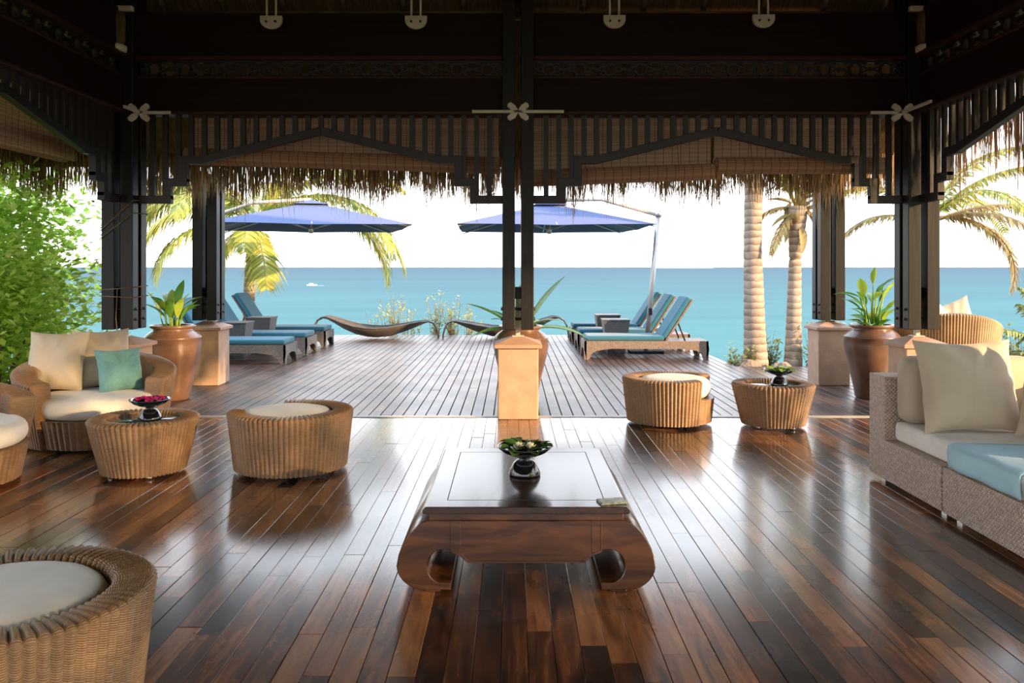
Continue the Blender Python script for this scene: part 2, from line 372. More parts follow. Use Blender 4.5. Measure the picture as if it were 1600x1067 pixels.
def plank_mesh(name, mat, wd, th, bev=.0014):
    x = wd / 2; b = bev
    prof = [(-x, -th), (-x, -b), (-x + b, 0), (x - b, 0), (x, -b), (x, -th)]
    m = MB(); n = len(prof); vs = [(px, -.5, z) for px, z in prof] + [(px, .5, z) for px, z in prof]
    fs = [(i, i + 1, i + 1 + n, i + n) for i in range(n - 1)] + [tuple(range(n - 1, -1, -1)), tuple(range(n, 2 * n))]
    m.add(vs, fs); return m, m.mesh(name, mat)
def proj(x, y, z):
    if y < .2: return None
    return 800 + F_PX * x / y, HZ + F_PX * (CAM_H - z) / y
def lay(parent, rects, wd, gap, lmin, lmax, mat, th, limit):
    """rows of boards running along y; the largest in view are single objects, the rest one mesh"""
    mb, me = plank_mesh('plank', mat, wd - gap, th)
    items = []
    for x0, x1, y0, y1 in rects:
        n = int(round((x1 - x0) / wd))
        for i in range(n):
            x = x0 + (i + .5) * wd; y = y0 - rn(0, lmax * .8)
            while y < y1:
                L = rn(lmin, lmax); a = max(y, y0); b = min(y + L, y1)
                if y1 - b < .25: b = y1
                if b - a > .05: items.append((x, a, b, rn(-.0012, .0012)))
                y = b if b > y + .01 else y + L
    def area(it):
        x, a, b, _ = it; a = max(a, 2.6)
        if b <= a: return 0
        A = 0
        for k in range(4):
            q = a + (b - a) * (k + .5) / 4; p = proj(x, q, 0)
            if 0 <= p[0] <= 1600 and p[1] <= 1067: A += wd * (b - a) / 4 / q ** 3
        return A
    items.sort(key=area, reverse=True)
    for x, a, b, dz in items[:limit]:
        link('plank', me, parent, loc=(x, (a + b) / 2, dz), scale=(1, b - a - gap, 1))
    rest = MB()
    for x, a, b, dz in items[limit:]:
        L = b - a - gap; rest.add([(vx + x, vy * L + (a + b) / 2, vz + dz) for vx, vy, vz in mb.v], mb.f)
    if rest.v: tag(rest.obj('planks', mat, parent), kind='stuff')
fl = MB().box(-4.45, 4.6, -6.5, 8.30, -.3, -.024).obj('floor', 'gapdark')
tag(fl, 'polished dark brown plank floor inside the pavilion', 'floor', kind='structure')
lay(fl, [(-4.41, 4.62 - .07, -6.4, 8.27)], .104, .0022, .9, 1.9, 'floor', .022, 298)
dk = MB().box(-7.2, 3.36, 8.36, 18.35, -.3, -.034).box(3.36, 7.0, 8.36, 12.55, -.3, -.034).obj('deck', 'gapdark')
tag(dk, 'weathered open plank deck between pavilion and sea', 'deck', kind='structure')
lay(dk, [(-7.2, 3.36, 8.38, 18.35), (3.36, 7.04, 8.38, 12.55)], .115, .011, 4.2, 7.5, 'deck', .03, 296)
tr = MB().box(-4.4, 4.6, 8.29, 8.315, -.05, .006).box(-4.4, 4.6, 8.345, 8.37, -.05, .006).box(-4.4, 4.6, 8.315, 8.345, -.05, -.006)
tag(tr.obj('trim_1', 'metal'), 'grey sliding track between floor and deck', 'track', kind='structure')

# roof: hipped thatch with its own thickness
EX0, EX1, EY0, EY1, EZ, SL = -5.95, 6.12, -8.0, 10.42, 2.75, .80
EXR = 5.05      # the eave over the sofa side is cut back
def roof():
    cx = (EX0 + EX1) / 2; hw = (EX1 - EX0) / 2; zr = EZ + SL * hw
    m = MB()
    k = EX1 - EXR; zc = EZ + SL * k
    for dz, flip in ((0, True), (.28, False)):
        v = [(EX0, EY0, EZ), (EXR, EY0, EZ), (EXR, EY0 + k, zc), (EXR, EY1 - k, zc), (EXR, EY1, EZ), (EX0, EY1, EZ), (cx, EY0 + hw, zr), (cx, EY1 - hw, zr)]
        f = [(0, 1, 2, 6), (2, 3, 7, 6), (3, 4, 5, 7), (5, 0, 6, 7)]
        m.add([(a, b, c + dz) for a, b, c in v], [t[::-1] for t in f] if flip else f)
    m.f += [(i, (i + 1) % 6, (i + 1) % 6 + 8, i + 8) for i in range(6)]; m.sm += [False] * 6
    o = m.obj('roof', 'thatch_in'); tag(o, 'hipped thatch roof over dark timber beams', 'roof', kind='structure')
    zf = lambda y: EZ + SL * (EY1 - y)
    for k, y in enumerate((8.62, 8.05, 7.4)):
        MB().tube([(EX0 + (EY1 - y) + .2, y, zf(y) - .09), (EX1 - (EY1 - y) - .2, y, zf(y) - .09)], .05, 8).obj('purlin_pole', 'pole', o)
    for k in range(13):
        x = -3.6 + k * .62
        MB().tube([(x, 8.8, zf(8.8) - .03), (x, 5.5, zf(5.5) - .03)], .032, 6).obj('rafter', 'pole', o)
roof()

# thatch fringe under the eaves
def fringe(name, a, b, label, per_m, zt, lo, hi, depth):
    a, b = Vector(a), Vector(b); d = b - a; L = d.length; d.normalize(); n = Vector((-d.y, d.x, 0)); m = MB()
    for i in range(int(L * per_m)):
        t = rn(0, L); p = a + d * t + n * rn(-depth, depth); p.z = zt + rn(-.04, .06)
        ln = rn(lo, hi) * (.85 + .2 * math.sin(t * 3.1) * math.sin(t * 7.7)); wd = rn(.0025, .0065)
        if random.random() < .12: ln *= 1.25
        s1 = d * rn(-.05, .05) + n * rn(-.05, .05); wv = (d * math.cos(k := rn(-.9, .9)) + n * math.sin(k)) * wd
        q = p + s1 * .5 + Vector((0, 0, -ln * .6)); r = p + s1 * rn(.8, 2) + Vector((0, 0, -ln))
        m.add([p - wv, p + wv, q + wv, q - wv, r], [(0, 1, 2, 3), (3, 2, 4)])
    tag(m.obj(name, 'fringe'), label, 'thatch', kind='stuff')
fringe('thatch_fringe', (EX0, 10.3, 0), (EXR, 10.3, 0), 'hanging dry thatch fringe along the eave facing the sea', 420, 2.86, .44, .76, .10)
fringe('thatch_fringe', (EX0 + .08, 4.5, 0), (EX0 + .08, 10.3, 0), 'hanging dry thatch fringe along the eave beside the green bushes', 260, 2.84, .32, .62, .10)
fringe('thatch_fringe', (EXR - .05, 9.5, 0), (EXR - .05, 4.3, 0), 'long hanging dry thatch fringe along the eave above the corner sofa', 330, 3.60, 1.0, 1.72, .09)

# posts: four square timbers with a gap, on rendered plinths
def make_plinth():
    r = thing('plinth', '', 'plinth')
    sh = MB().box(-.2, .2, -.2, .2, 0, .70).obj('shaft', 'plaster', r, .012)
    m = MB(); a = .235
    v = [(-a, -a, .70), (a, -a, .70), (a, a, .70), (-a, a, .70), (-a, -a, .735), (a, -a, .735), (a, a, .735), (-a, a, .735), (-.07, -.07, .80), (.07, -.07, .80), (.07, .07, .80), (-.07, .07, .80)]
    f = [(3, 2, 1, 0), (8, 9, 10, 11)] + [(i, (i + 1) % 4, (i + 1) % 4 + 4, i + 4) for i in range(4)] + [(i + 4, (i + 1) % 4 + 4, (i + 1) % 4 + 8, i + 8) for i in range(4)]
    m.add(v, f); m.obj('cap', 'cap', r, .006)
    return r
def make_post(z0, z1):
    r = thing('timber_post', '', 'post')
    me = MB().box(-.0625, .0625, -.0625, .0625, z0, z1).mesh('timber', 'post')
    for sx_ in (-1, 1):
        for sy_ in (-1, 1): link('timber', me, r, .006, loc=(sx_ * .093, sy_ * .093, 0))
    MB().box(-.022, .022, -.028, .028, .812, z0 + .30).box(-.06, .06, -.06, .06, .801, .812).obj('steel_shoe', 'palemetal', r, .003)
    MB().box(-.03, .03, -.03, .03, z0 + .30, z0 + .42).obj('spacer_block', 'post', r, .004)
    bm = MB().lathe([(0, -.17), (.014, -.17), (.014, .17), (0, .17)], 8).mesh('bolt', 'blackmetal')
    for zz in (z0 + .10, z0 + .20):
        for s in (-.09, .09):
            link('bolt', bm, r, loc=(0, s, zz), rot=(0, R(90), 0))
    return r
pl0, po0, po1 = make_plinth(), make_post(.88, 4.3), make_post(.82, 2.68)
spots = [(XC, YF, 'centre', po0), (XL, YF, 'beside the beige tub armchair', po0), (XR, YF, 'behind the corner sofa', po0),
         (XL, YO, 'standing on the deck next to the leafy urn with broad leaves', po1), (XR, YO, 'standing on the deck before the two palm trunks', po1),
         (XL, YN, 'out by the far end of the garden side opening', po0), (XR, YN, 'at the end of the opening along the corner sofa', po0)]
used = set()
for x, y, txt, src in spots:
    p = pl0 if 'p' not in used else copy_tree(pl0); used.add('p'); p.location = (x, y, 0)
    t = src if src.name not in used else copy_tree(src); used.add(src.name); t.location = (x, y, 0)
    if txt == 'centre':
        p['label'] = 'pinkish rendered plinth under the middle post, behind the scroll coffee table'
        t['label'] = 'dark four-timber post on the middle plinth'
    else:
        p['label'] = 'pinkish rendered plinth ' + txt; t['label'] = 'dark four-timber post ' + txt
    p['group'] = 'rendered post plinths'; t['group'] = 'dark timber posts'

# ---- beams, carved frieze, lattice valance of one bay (local x along the bay, y outward)
def octagon(m, cx, cz, r0, r1, y0, y1):
    n = 8
    for i in range(n):
        a, b = 2 * math.pi * (i + .5) / n, 2 * math.pi * (i + 1.5) / n
        q = [(cx + r1 * math.cos(a), cz + r1 * math.sin(a)), (cx + r1 * math.cos(b), cz + r1 * math.sin(b)), (cx + r0 * math.cos(b), cz + r0 * math.sin(b)), (cx + r0 * math.cos(a), cz + r0 * math.sin(a))]
        m.prism(q[::-1], y0, y1)
def bar(m, x0, z0, x1, z1, wd, y0, y1):
    dx, dz = x1 - x0, z1 - z0; L = math.hypot(dx, dz); nx, nz = -dz / L * wd / 2, dx / L * wd / 2
    m.prism([(x0 - nx, z0 - nz), (x1 - nx, z1 - nz), (x1 + nx, z1 + nz), (x0 + nx, z0 + nz)], y0, y1)
mot = MB(); octagon(mot, 0, 0, .052, .072, -.018, .018)
for s in (-1, 1):
    for t in (-1, 1):
        bar(mot, s * .065, t * .03, s * .145, -t * .03 * .2, .016, -.015, .015)
        bar(mot, s * .05, t * .05, s * .145, t * .078, .014, -.015, .015)
        mot.prism([(s * .10, t * .052 - .014), (s * .10 + .014, t * .052), (s * .10, t * .052 + .014), (s * .10 - .014, t * .052)], -.017, .017)
mot.prism([(.145, -.024), (.166, 0), (.145, .024), (.124, 0)], -.017, .017)
mot_me = mot.mesh('carved_motif', 'lattice')
slat_me = MB().box(-.025, .025, -.02, .02, 0, 1).mesh('slat', 'lattice')
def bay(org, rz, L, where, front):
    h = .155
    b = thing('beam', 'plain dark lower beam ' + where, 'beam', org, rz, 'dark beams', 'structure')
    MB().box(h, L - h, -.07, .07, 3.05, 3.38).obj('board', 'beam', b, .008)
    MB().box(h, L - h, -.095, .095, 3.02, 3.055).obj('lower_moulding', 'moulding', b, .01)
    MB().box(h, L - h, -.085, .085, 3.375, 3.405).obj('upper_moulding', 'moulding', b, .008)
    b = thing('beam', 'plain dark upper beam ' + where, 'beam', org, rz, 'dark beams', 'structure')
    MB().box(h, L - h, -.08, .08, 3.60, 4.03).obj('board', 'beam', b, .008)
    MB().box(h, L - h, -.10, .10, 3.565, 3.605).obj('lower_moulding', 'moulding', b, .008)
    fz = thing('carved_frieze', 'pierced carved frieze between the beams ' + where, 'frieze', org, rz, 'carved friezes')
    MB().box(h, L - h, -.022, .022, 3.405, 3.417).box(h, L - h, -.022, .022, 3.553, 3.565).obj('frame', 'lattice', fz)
    n = int((L - 2 * h) / .292); st = (L - 2 * h) / n
    for i in range(n): link('carved_motif', mot_me, fz, loc=(h + (i + .5) * st, 0, 3.485))
    lv = thing('lattice_valance', 'gabled dark slat valance with stepped ends ' + where, 'valance', org, rz, 'gabled slat valances')
    k = 155.3; c = L / 2
    A = (3.026, 2.176, 2.35, 2.575, 2.865)
    # half outline: distance from bay centre
    hx = c - h; x1, x2, x3, x4 = c - .44, c - .60, c - .80, 0
    for s in (-1, 1):
        r = MB(); X = lambda d: c + s * d; wd = .080
        bar(r, X(hx - .002), A[1], X(x1 - wd / 2), A[1], wd, -.035, .035)
        bar(r, X(x1), A[1] - .0, X(x1), A[2] + wd / 2, wd, -.034, .034)
        bar(r, X(x1), A[2], X(x2 - wd / 2), A[2], wd, -.035, .035)
        bar(r, X(x2), A[2], X(x2), A[3] + wd / 2, wd, -.034, .034)
        bar(r, X(x2), A[3], X(x3), A[3], wd, -.035, .035)
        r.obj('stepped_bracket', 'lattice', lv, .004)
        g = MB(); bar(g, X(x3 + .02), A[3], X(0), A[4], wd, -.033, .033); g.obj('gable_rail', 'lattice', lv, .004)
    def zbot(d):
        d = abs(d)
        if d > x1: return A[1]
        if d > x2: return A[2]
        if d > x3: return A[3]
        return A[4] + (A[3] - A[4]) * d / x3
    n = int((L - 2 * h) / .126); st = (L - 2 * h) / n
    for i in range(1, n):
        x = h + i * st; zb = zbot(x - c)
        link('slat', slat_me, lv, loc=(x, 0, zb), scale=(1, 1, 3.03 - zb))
bay((XL, YF, 0), 0, XC - XL, 'over the opening to the rattan hammocks', True)
bay((XC, YF, 0), 0, XR - XC, 'over the opening to the two palm trunks', True)
bay((XL, YF, 0), R(-90), YF - YN, 'along the side open to the green bushes', False)
bay((XR, YF, 0), R(-90), YF - YN, 'along the side above the corner sofa', False)

# bamboo blinds, partly rolled up
def blind(loc, rz, wd, zt, zl, zr, label, rolls=1):
    t = thing('bamboo_blind', label, 'blind', loc, rz, 'bamboo roll blinds')
    MB().grid(lambda u, v: (u * wd, .012 * math.sin(u * 9) * (1 - v), (zl + (zr - zl) * u) * (1 - v) + zt * v), 24, 6, True, (wd, 1.)).obj('sheet', 'blind', t)
    def roll(u, v):
        a = 2 * math.pi * v * 1.0; rr = .085
        return (u * wd, -.02 - rr + rr * math.cos(a), (zl + (zr - zl) * u) + rr * .9 + rr * math.sin(a))
    MB().grid(roll, 24, 14, True, (wd, .5)).obj('roll', 'blind', t)
    for q in (.2, .8):
        MB().tube([(wd * q, -.03, zt), (wd * q, -.20, zl + (zr - zl) * q + .10), (wd * q, -.15, zl + (zr - zl) * q - .01)], .004, 5).obj('cord', 'cord', t)
YB = YF + .34
blind((-3.38, YB, 0), 0, 3.24, 3.06, 2.57, 2.47, 'reddish bamboo blind hanging behind the valance over the hammock opening')
blind((.22, YB, 0), 0, 1.86, 3.06, 2.34, 2.41, 'lower hanging bamboo blind beside the middle post')
blind((2.11, YB, 0), 0, 1.75, 3.06, 2.47, 2.47, 'shorter bamboo blind over the two palm trunks')
blind((XL - .34, YF - .30, 0), R(-90), 1.9, 3.06, 2.52, 2.52, 'pale bamboo blind on the side of the green bushes')

# pale lamps and fittings on the timberwork
def bracket(loc, dirs, label):
    t = thing('cross_bracket', label, 'bracket', loc, 0, 'pale cross brackets')
    m = MB()
    for a in (38, 142, 218, 322):
        ca, sa = math.cos(R(a)), math.sin(R(a)); px_, pz = -sa, ca
        pts = [(.012, .012), (.06, .03), (.115, .026), (.125, 0), (.115, -.026), (.06, -.03), (.012, -.012)]
        m.prism([(ca * u + px_ * v, sa * u + pz * v) for u, v in pts][::-1], -.012, .012)
    m.obj('cross_plate', 'palemetal', t)
    for d in dirs:
        r = MB(); ox = 0; r.box(ox + min(d[0], 0) - .012, ox + max(d[0], 0) + .012, min(d[1], 0) - .012, max(d[1], 0) + .012, -.014, .014); r.obj('rod', 'palemetal', t, .003)
    return t
bracket((XC, YF - .175, 3.03), [(.44, 0), (-.44, 0)], 'pale cross-shaped bracket with rod on the middle post')
bracket((XL + .225, YF - .175, 3.02), [(.30, 0), (0, -.30)], 'pale cross-shaped bracket with rods on the post by the tub armchair')
bracket((XR - .225, YF - .175, 3.02), [(-.30, 0), (0, -.55)], 'pale cross-shaped bracket with rods on the post behind the sofa')
def half_plate(x, z, label):
    t = thing('hanging_half_plate', label, 'lamp', (x, 8.18, z), 0, 'half-round plates above the beam')
    m = MB(); m.prism([(-.108, .05), (-.108, 0)] + [(-.105 * math.cos(a), -.078 * math.sin(a)) for a in [math.pi * k / 12 for k in range(1, 12)]] + [(.108, 0), (.108, .05)], -.02, .02)
    m.obj('plate', 'palemetal', t, .004)
    for s in (-.045, .045):
        MB().tube([(s, 0, .05), (s, 0, .42)], .011, 8).obj('rod', 'palemetal', t)
        MB().lathe([(0, -.03), (.012, -.03), (.012, 0), (0, 0)], 8).obj('screw', 'blackmetal', t, loc=(s, -.0, -.01), rot=(R(-90), 0, 0))
for px, py, txt in ((424, 33, 'nearest the tub armchair side'), (650, 33, 'just before the middle post on the hammock side'), (960, 32, 'just past the middle post on the sofa side'), (1193, 31, 'nearest the sofa side')):
    half_plate((px - 800) / F_PX * 8.18, 1.5 + (HZ - py) / F_PX * 8.18, 'pale half-round plate on two rods, ' + txt)
for x, txt in ((XL, 'above the tub armchair post'), (XR, 'above the sofa post')):
    t = thing('spot_fixture', 'dim brown barrel fitting with collar ' + txt, 'lamp', (x + (.04 if x < 0 else -.03), YF - .265, 3.62), 0, 'barrel fittings on corner posts')
    MB().lathe([(0, .04), (.075, .04), (.085, .08), (.09, .28), (.08, .36), (0, .37)], 20).obj('barrel', 'thatch_in', t)
    MB().lathe([(0, -.02), (.10, -.02), (.105, .03), (.075, .05), (0, .05)], 20).obj('collar', 'palemetal', t)
    MB().box(-.17, .17, -.03, .03, .37, .42).obj('cross_arm', 'palemetal', t, .01)

# ================================================================== FURNITURE
def wicker_wrap(name, mat, parent, Ro_t, Ro_b, rim, zt, zb, th0, th1, ribs, amp=.010, inner_z=.1, zrise=None, lean=.0):
    """curved wicker wall from angle th0 to th1: scalloped ribs run up the outside, over the rim and down inside"""
    def prof(t):
        z1 = zt + (zrise(t) if zrise else 0)
        P = []; n = 7
        for k in range(n + 1):
            q = k / n; P.append((Ro_b + (Ro_t - Ro_b) * q, zb + (z1 - .03 - zb) * q))
        P += [(Ro_t + .004, z1 - .015), (Ro_t - .010, z1 - .003), (Ro_t - .03, z1)]
        P += [(Ro_t - rim * .5, z1 + .002), (Ro_t - rim + .03, z1), (Ro_t - rim + .010, z1 - .003), (Ro_t - rim, z1 - .018)]
        for k in range(1, 5):
            q = k / 4; P.append((Ro_t - rim - lean * q, z1 - .018 + (inner_z - z1 + .018) * q))
        return P
    ns = ribs * 4; m = MB(); rows = []; lens = []
    for j in range(ns + 1):
        t = j / ns; th = th0 + (th1 - th0) * t; P = prof(t); row = []; acc = [0]
        sc = amp * (abs(math.sin(math.pi * j / 4)) ** .8 - .5)
        for k, (r, z) in enumerate(P):
            a = P[max(k - 1, 0)]; b = P[min(k + 1, len(P) - 1)]; dr, dz = b[0] - a[0], b[1] - a[1]; L = math.hypot(dr, dz) or 1
            nr, nz = dz / L, -dr / L
            row.append(((r + nr * sc) * math.cos(th), (r + nr * sc) * math.sin(th), max(z + nz * sc, .012)))
            if k: acc.append(acc[-1] + math.hypot(P[k][0] - P[k - 1][0], P[k][1] - P[k - 1][1]))
        rows.append(row); lens.append(acc)
    n = len(rows[0]); vs = [p for r in rows for p in r]; fs = []; uv = []
    for j in range(ns):
        for k in range(n - 1):
            a = j * n + k; b = a + n; fs.append((a, b, b + 1, a + 1))
            u0, u1 = j / 4 + .001, (j + 1) / 4 - .001
            uv.append([(u0, lens[j][k]), (u1, lens[j][k]), (u1, lens[j][k + 1]), (u0, lens[j][k + 1])])
    m.add(vs, fs, True, uv)
    if abs(th1 - th0) < 2 * math.pi - .01:
        for row, fl_ in ((rows[0], False), (rows[-1], True)):
            f = tuple(range(n)); f = f[::-1] if fl_ else f
            q = []
            for i in f:
                p = row[i]; q.append((math.hypot(p[0], p[1]) * 40, p[2]))
            m.add(row, [tuple(f)], False, [q])
    return m.obj(name, mat, parent)
def drum(name, mat, parent, Rt, Rb, zt, zb, ribs, top=True, amp=.014):
    ns = ribs * 4; m = MB(); vs = []; fs = []; uv = []; K = 7
    for j in range(ns):
        th = 2 * math.pi * j / ns; sc = amp * (abs(math.sin(math.pi * j / 4)) ** .8 - .5)
        for k in range(K):
            q = k / (K - 1); r = Rb + (Rt - Rb) * q + sc; vs.append((r * math.cos(th), r * math.sin(th), zb + (zt - zb) * q))
    for j in range(ns):
        for k in range(K - 1):
            a = j * K + k; b = ((j + 1) % ns) * K + k; fs.append((a, b, b + 1, a + 1))
            v0, v1 = (zt - zb) * k / (K - 1), (zt - zb) * (k + 1) / (K - 1)
            uv.append([(j / 4 + .001, v0), ((j + 1) / 4 - .001, v0), ((j + 1) / 4 - .001, v1), (j / 4 + .001, v1)])
    m.add(vs, fs, True, uv)
    m.add([vs[j * K + K - 1] for j in range(ns)], [tuple(range(ns))], False, [[(0, 0)] * ns])
    m.add([vs[j * K] for j in range(ns)], [tuple(range(ns - 1, -1, -1))], False, [[(0, 0)] * ns])
    return m.obj(name, mat, parent)
def round_cushion(name, mat, parent, r, z0, z1, dome=.02, loc=None):
    e = (z1 - z0) * .42
    prof = [(0, z0), (r - e, z0)] + [(r - e + e * math.sin(a), z0 + (z1 - z0) / 2 - (z1 - z0) / 2 * math.cos(a)) for a in [math.pi * k / 8 for k in range(1, 8)]] + [(r - e, z1)] + [(r * q, z1 + dome * (1 - q * q)) for q in (.7, .45, .2, 0)]
    o = MB().lathe(prof, 48).obj(name, mat, parent)
    if loc: o.location = loc
    return o
def feet(parent, pts, mat='blackmetal', h=.03, r=.025):
    me = MB().lathe([(0, 0), (r, 0), (r, h), (0, h)], 12).mesh('foot', mat)
    for x, y in pts: link('foot', me, parent, loc=(x, y, 0))

def low_chair(loc, face, label):
    """low round wicker seat: C-shaped wall round a cushion, open towards 'face'"""
    t = thing('low_tub_seat', label, 'seat', loc, 0, 'low round wicker seats')
    op = R(38)
    wicker_wrap('wicker_wall', 'wicker', t, .445, .40, .125, .445, .03, face + op, face + 2 * math.pi - op, 60, amp=.017, inner_z=.2)
    b = drum('seat_base', 'wicker', t, .355, .33, .26, .03, 44); b.location = (.06 * math.cos(face), .06 * math.sin(face), 0)
    round_cushion('seat_cushion', 'cream', t, .318 + .03, .262, .440, .014, (.045 * math.cos(face), .045 * math.sin(face), 0))
    feet(t, [(.3 * math.cos(a), .3 * math.sin(a)) for a in (face + .8, face + 2.4, face + 3.9, face + 5.4)])
    return t
low_chair((-1.65, 2.71, 0), R(165), 'low round wicker seat with white cushion, set apart from the side tables')
low_chair((-1.64, 6.18, 0), R(150), 'low round wicker seat beside the side table holding magenta petals')
low_chair((1.52, 8.03, 0), R(-20), 'low round wicker seat beside the side table holding green leaves')

def side_table(loc, label):
    t = thing('wicker_side_table', label, 'side table', loc, 0, 'tapered wicker side tables')
    wicker_wrap('wicker_drum', 'wicker', t, .372, .285, .115, .41, .03, 0, 2 * math.pi, 60, amp=.016, inner_z=.37)
    MB().lathe([(0, .384), (.262, .384), (.264, .389), (.262, .394), (0, .394)], 48).obj('glass_top', 'glass', t)
    drum('inner_support', 'weave', t, .25, .25, .383, .05, 24)
    feet(t, [(.22 * math.cos(a), .22 * math.sin(a)) for a in (.6, 2.2, 3.8, 5.3)], 'steel')
side_table((-2.68, 6.06, 0), 'tapered round wicker side table with glass inset holding the petal bowl')
side_table((2.46, 7.84, 0), 'tapered round wicker side table with glass inset holding the leaf bowl')

def ped_bowl(loc, s, label):
    t = thing('pedestal_bowl', label, 'bowl', loc, 0, 'black pedestal bowls')
    P = [(0, 0), (.082, 0), (.084, .012), (.078, .03), (.062, .062), (.046, .078), (.030, .086), (.032, .094), (.07, .104), (.115, .124), (.142, .148), (.145, .154), (.140, .156), (.11, .136), (.06, .122), (0, .118)]
    MB().lathe([(r * s, z * s) for r, z in P], 40).obj('bowl', 'ceramic', t)
    return t
def leaf_mesh(L, W, bend, fold=.15, n=6, tip=1.0):
    """a blade along +x, bending down"""
    m = MB(); vs = []; fs = []
    for i in range(n + 1):
        q = i / n; a = bend * q; x = L * (math.sin(a) / bend if abs(bend) > 1e-3 else q); z = -L * ((1 - math.cos(a)) / bend if abs(bend) > 1e-3 else 0)
        w = W * math.sin(math.pi * min(1, (q * .97 + .03)) ** tip) ** .8 / 2 + .002
        vs += [(x, -w, z + w * fold * 2), (x, 0, z), (x, w, z + w * fold * 2)]
    for i in range(n):
        a = i * 3; fs += [(a, a + 3, a + 4, a + 1), (a + 1, a + 4, a + 5, a + 2)]
    m.add(vs, fs, True); return m
def bowl_fill(t, kind, s):
    z = .140 * s
    if kind == 'petal':
        me = leaf_mesh(.034 * s, .026 * s, .5, .3, 3).mesh('petal', 'petal')
        for i in range(46):
            a, r = rn(0, 6.28), math.sqrt(random.random()) * .11 * s
            link('petal', me, t, loc=(r * math.cos(a), r * math.sin(a), z + rn(-.004, .020)), rot=(rn(-.5, .5), rn(-.7, .4), rn(0, 6.28)))
    else:
        mt = 'lilyleaf' if kind == 'lotus' else 'limeleaf'
        me = leaf_mesh(.085 * s, .055 * s, .5, .2, 5, 1.3).mesh('leaf', mt)
        for i in range(26):
            a, r = rn(0, 6.28), rn(.01, .10) * s
            link('leaf', me, t, loc=(r * math.cos(a), r * math.sin(a), z + rn(-.006, .014)), rot=(rn(-.3, .3), rn(-.65, .05), a + rn(-.6, .6)))
        if kind == 'lotus':
            pm = leaf_mesh(.04, .016, -.6, .35, 4, 1.2).mesh('lotus_petal', 'lotus')
            for cx, cy in ((-.03, -.055), (.03, -.06)):
                for i in range(12):
                    link('lotus_petal', pm, t, loc=(cx, cy, z + .008), rot=(0, -.35 - .45 * (i % 2), i * 6.283 / 12 + .2))
b = ped_bowl((.067, 4.38, .405), 1.0, 'black pedestal bowl with dark leaves and lotus blooms on the coffee table'); bowl_fill(b, 'lotus', 1)
b = ped_bowl((-2.62, 6.02, .394), .98, 'black pedestal bowl full of magenta petals'); bowl_fill(b, 'petal', 1)
b = ped_bowl((2.50, 7.78, .394), .98, 'black pedestal bowl with bright lime leaves on the wicker side table'); bowl_fill(b, 'lime', 1)

# coffee table with scroll legs
def coffee_table():
    t = thing('coffee_table', 'lacquered brown wooden coffee table with inward scroll legs', 'coffee table', (.065, 3.82, 0))
    D = 1.19
    hc, hz, hr = .376, .125, .079
    def scroll(s):
        out = [(.30, .336), (.447, .336), (.48, .325), (.505, .307), (.532, .280), (.554, .247), (.574, .212), (.588, .172), (.596, .125), (.592, .10), (.583, .080), (.567, .058), (.546, .040), (.522, .026), (.496, .018), (.345, .016), (.345, .050)]
        hole = [(hc + hr * math.cos(a), hz + hr * math.sin(a)) for a in [R(-72) + R(k * 15.5) for k in range(0, 12)]]
        hole += [(hc + hr * math.cos(a), hz + hr * math.sin(a)) for a in [R(105), R(122), R(138)]]
        end = [(.300, .192)]
        p = [(s * x, z) for x, z in out + hole + end]
        return p if s < 0 else p[::-1]
    for s in (-1, 1):
        m = MB(); p = scroll(s)[::-1]; m.prism(p, 0, D)
        for i in range(2, len(m.f)): m.sm[i] = True
        o = m.obj('scroll_leg', 'table', t, .004)
        for ya in (.02, D - .09): MB().box(s * .43 - .035, s * .43 + .035, ya, ya + .07, 0, .018).obj('foot_pad', 'table', o, .003)
    ap = [(-.318, .334), (.318, .334), (.318, .190), (.302, .178), (.268, .142), (-.268, .142), (-.302, .178), (-.318, .190)]
    MB().prism(ap, .004, .04).obj('apron', 'table', t, .004); MB().prism(ap, D - .04, D - .004).obj('apron', 'table', t, .004)
    for s in (-1, 1):
        m = MB(); bar(m, s * .345, .19, s * .345, .334, .006, -.003, .006); m.obj('leg_bead', 'table', t, .001)
    bd = MB(); pts = [(-.345, .196), (-.302, .180), (-.268, .146), (.268, .146), (.302, .180), (.345, .196)]
    for a, c in zip(pts, pts[1:]): bar(bd, a[0], a[1], c[0], c[1], .009, -.004, .01)
    bd.obj('apron_bead', 'table', t)
    MB().box(-.447, .447, .0, D, .336, .372).obj('frieze', 'table', t, .003)
    pr = [(-.470, .372), (.470, .372), (.474, .380), (.474, .392), (.462, .404), (.455, .405), (-.455, .405), (-.462, .404), (-.474, .392), (-.474, .380)]
    fr = MB(); wb = .075
    fr.prism(pr, -.025, D + .02); tp = fr.obj('table_top', 'tabletop', t, .003)
    pn = MB()      # inlaid panel joints: thin dark grooves read as narrow strips
    for a in ((-.37, -.366, .09, D - .09), (.366, .37, .09, D - .09), (-.37, .37, .086, .09), (-.37, .37, D - .09, D - .086)):
        pn.box(a[0], a[1], a[2], a[3], .4045, .4054)
    pn.obj('panel_joint', 'gapdark', tp)
    return t
coffee_table()
cdo = MB().prism([(-.065, 0), (.065, 0), (.062, .010), (-.062, .010)], -.04, .04).obj('stone_coaster', 'tile', None, .002, loc=(.065 + .40, 3.87, .4055), rot=(0, 0, R(12)))
tag(cdo, 'mottled stone tile lying on the coffee table corner', 'coaster')

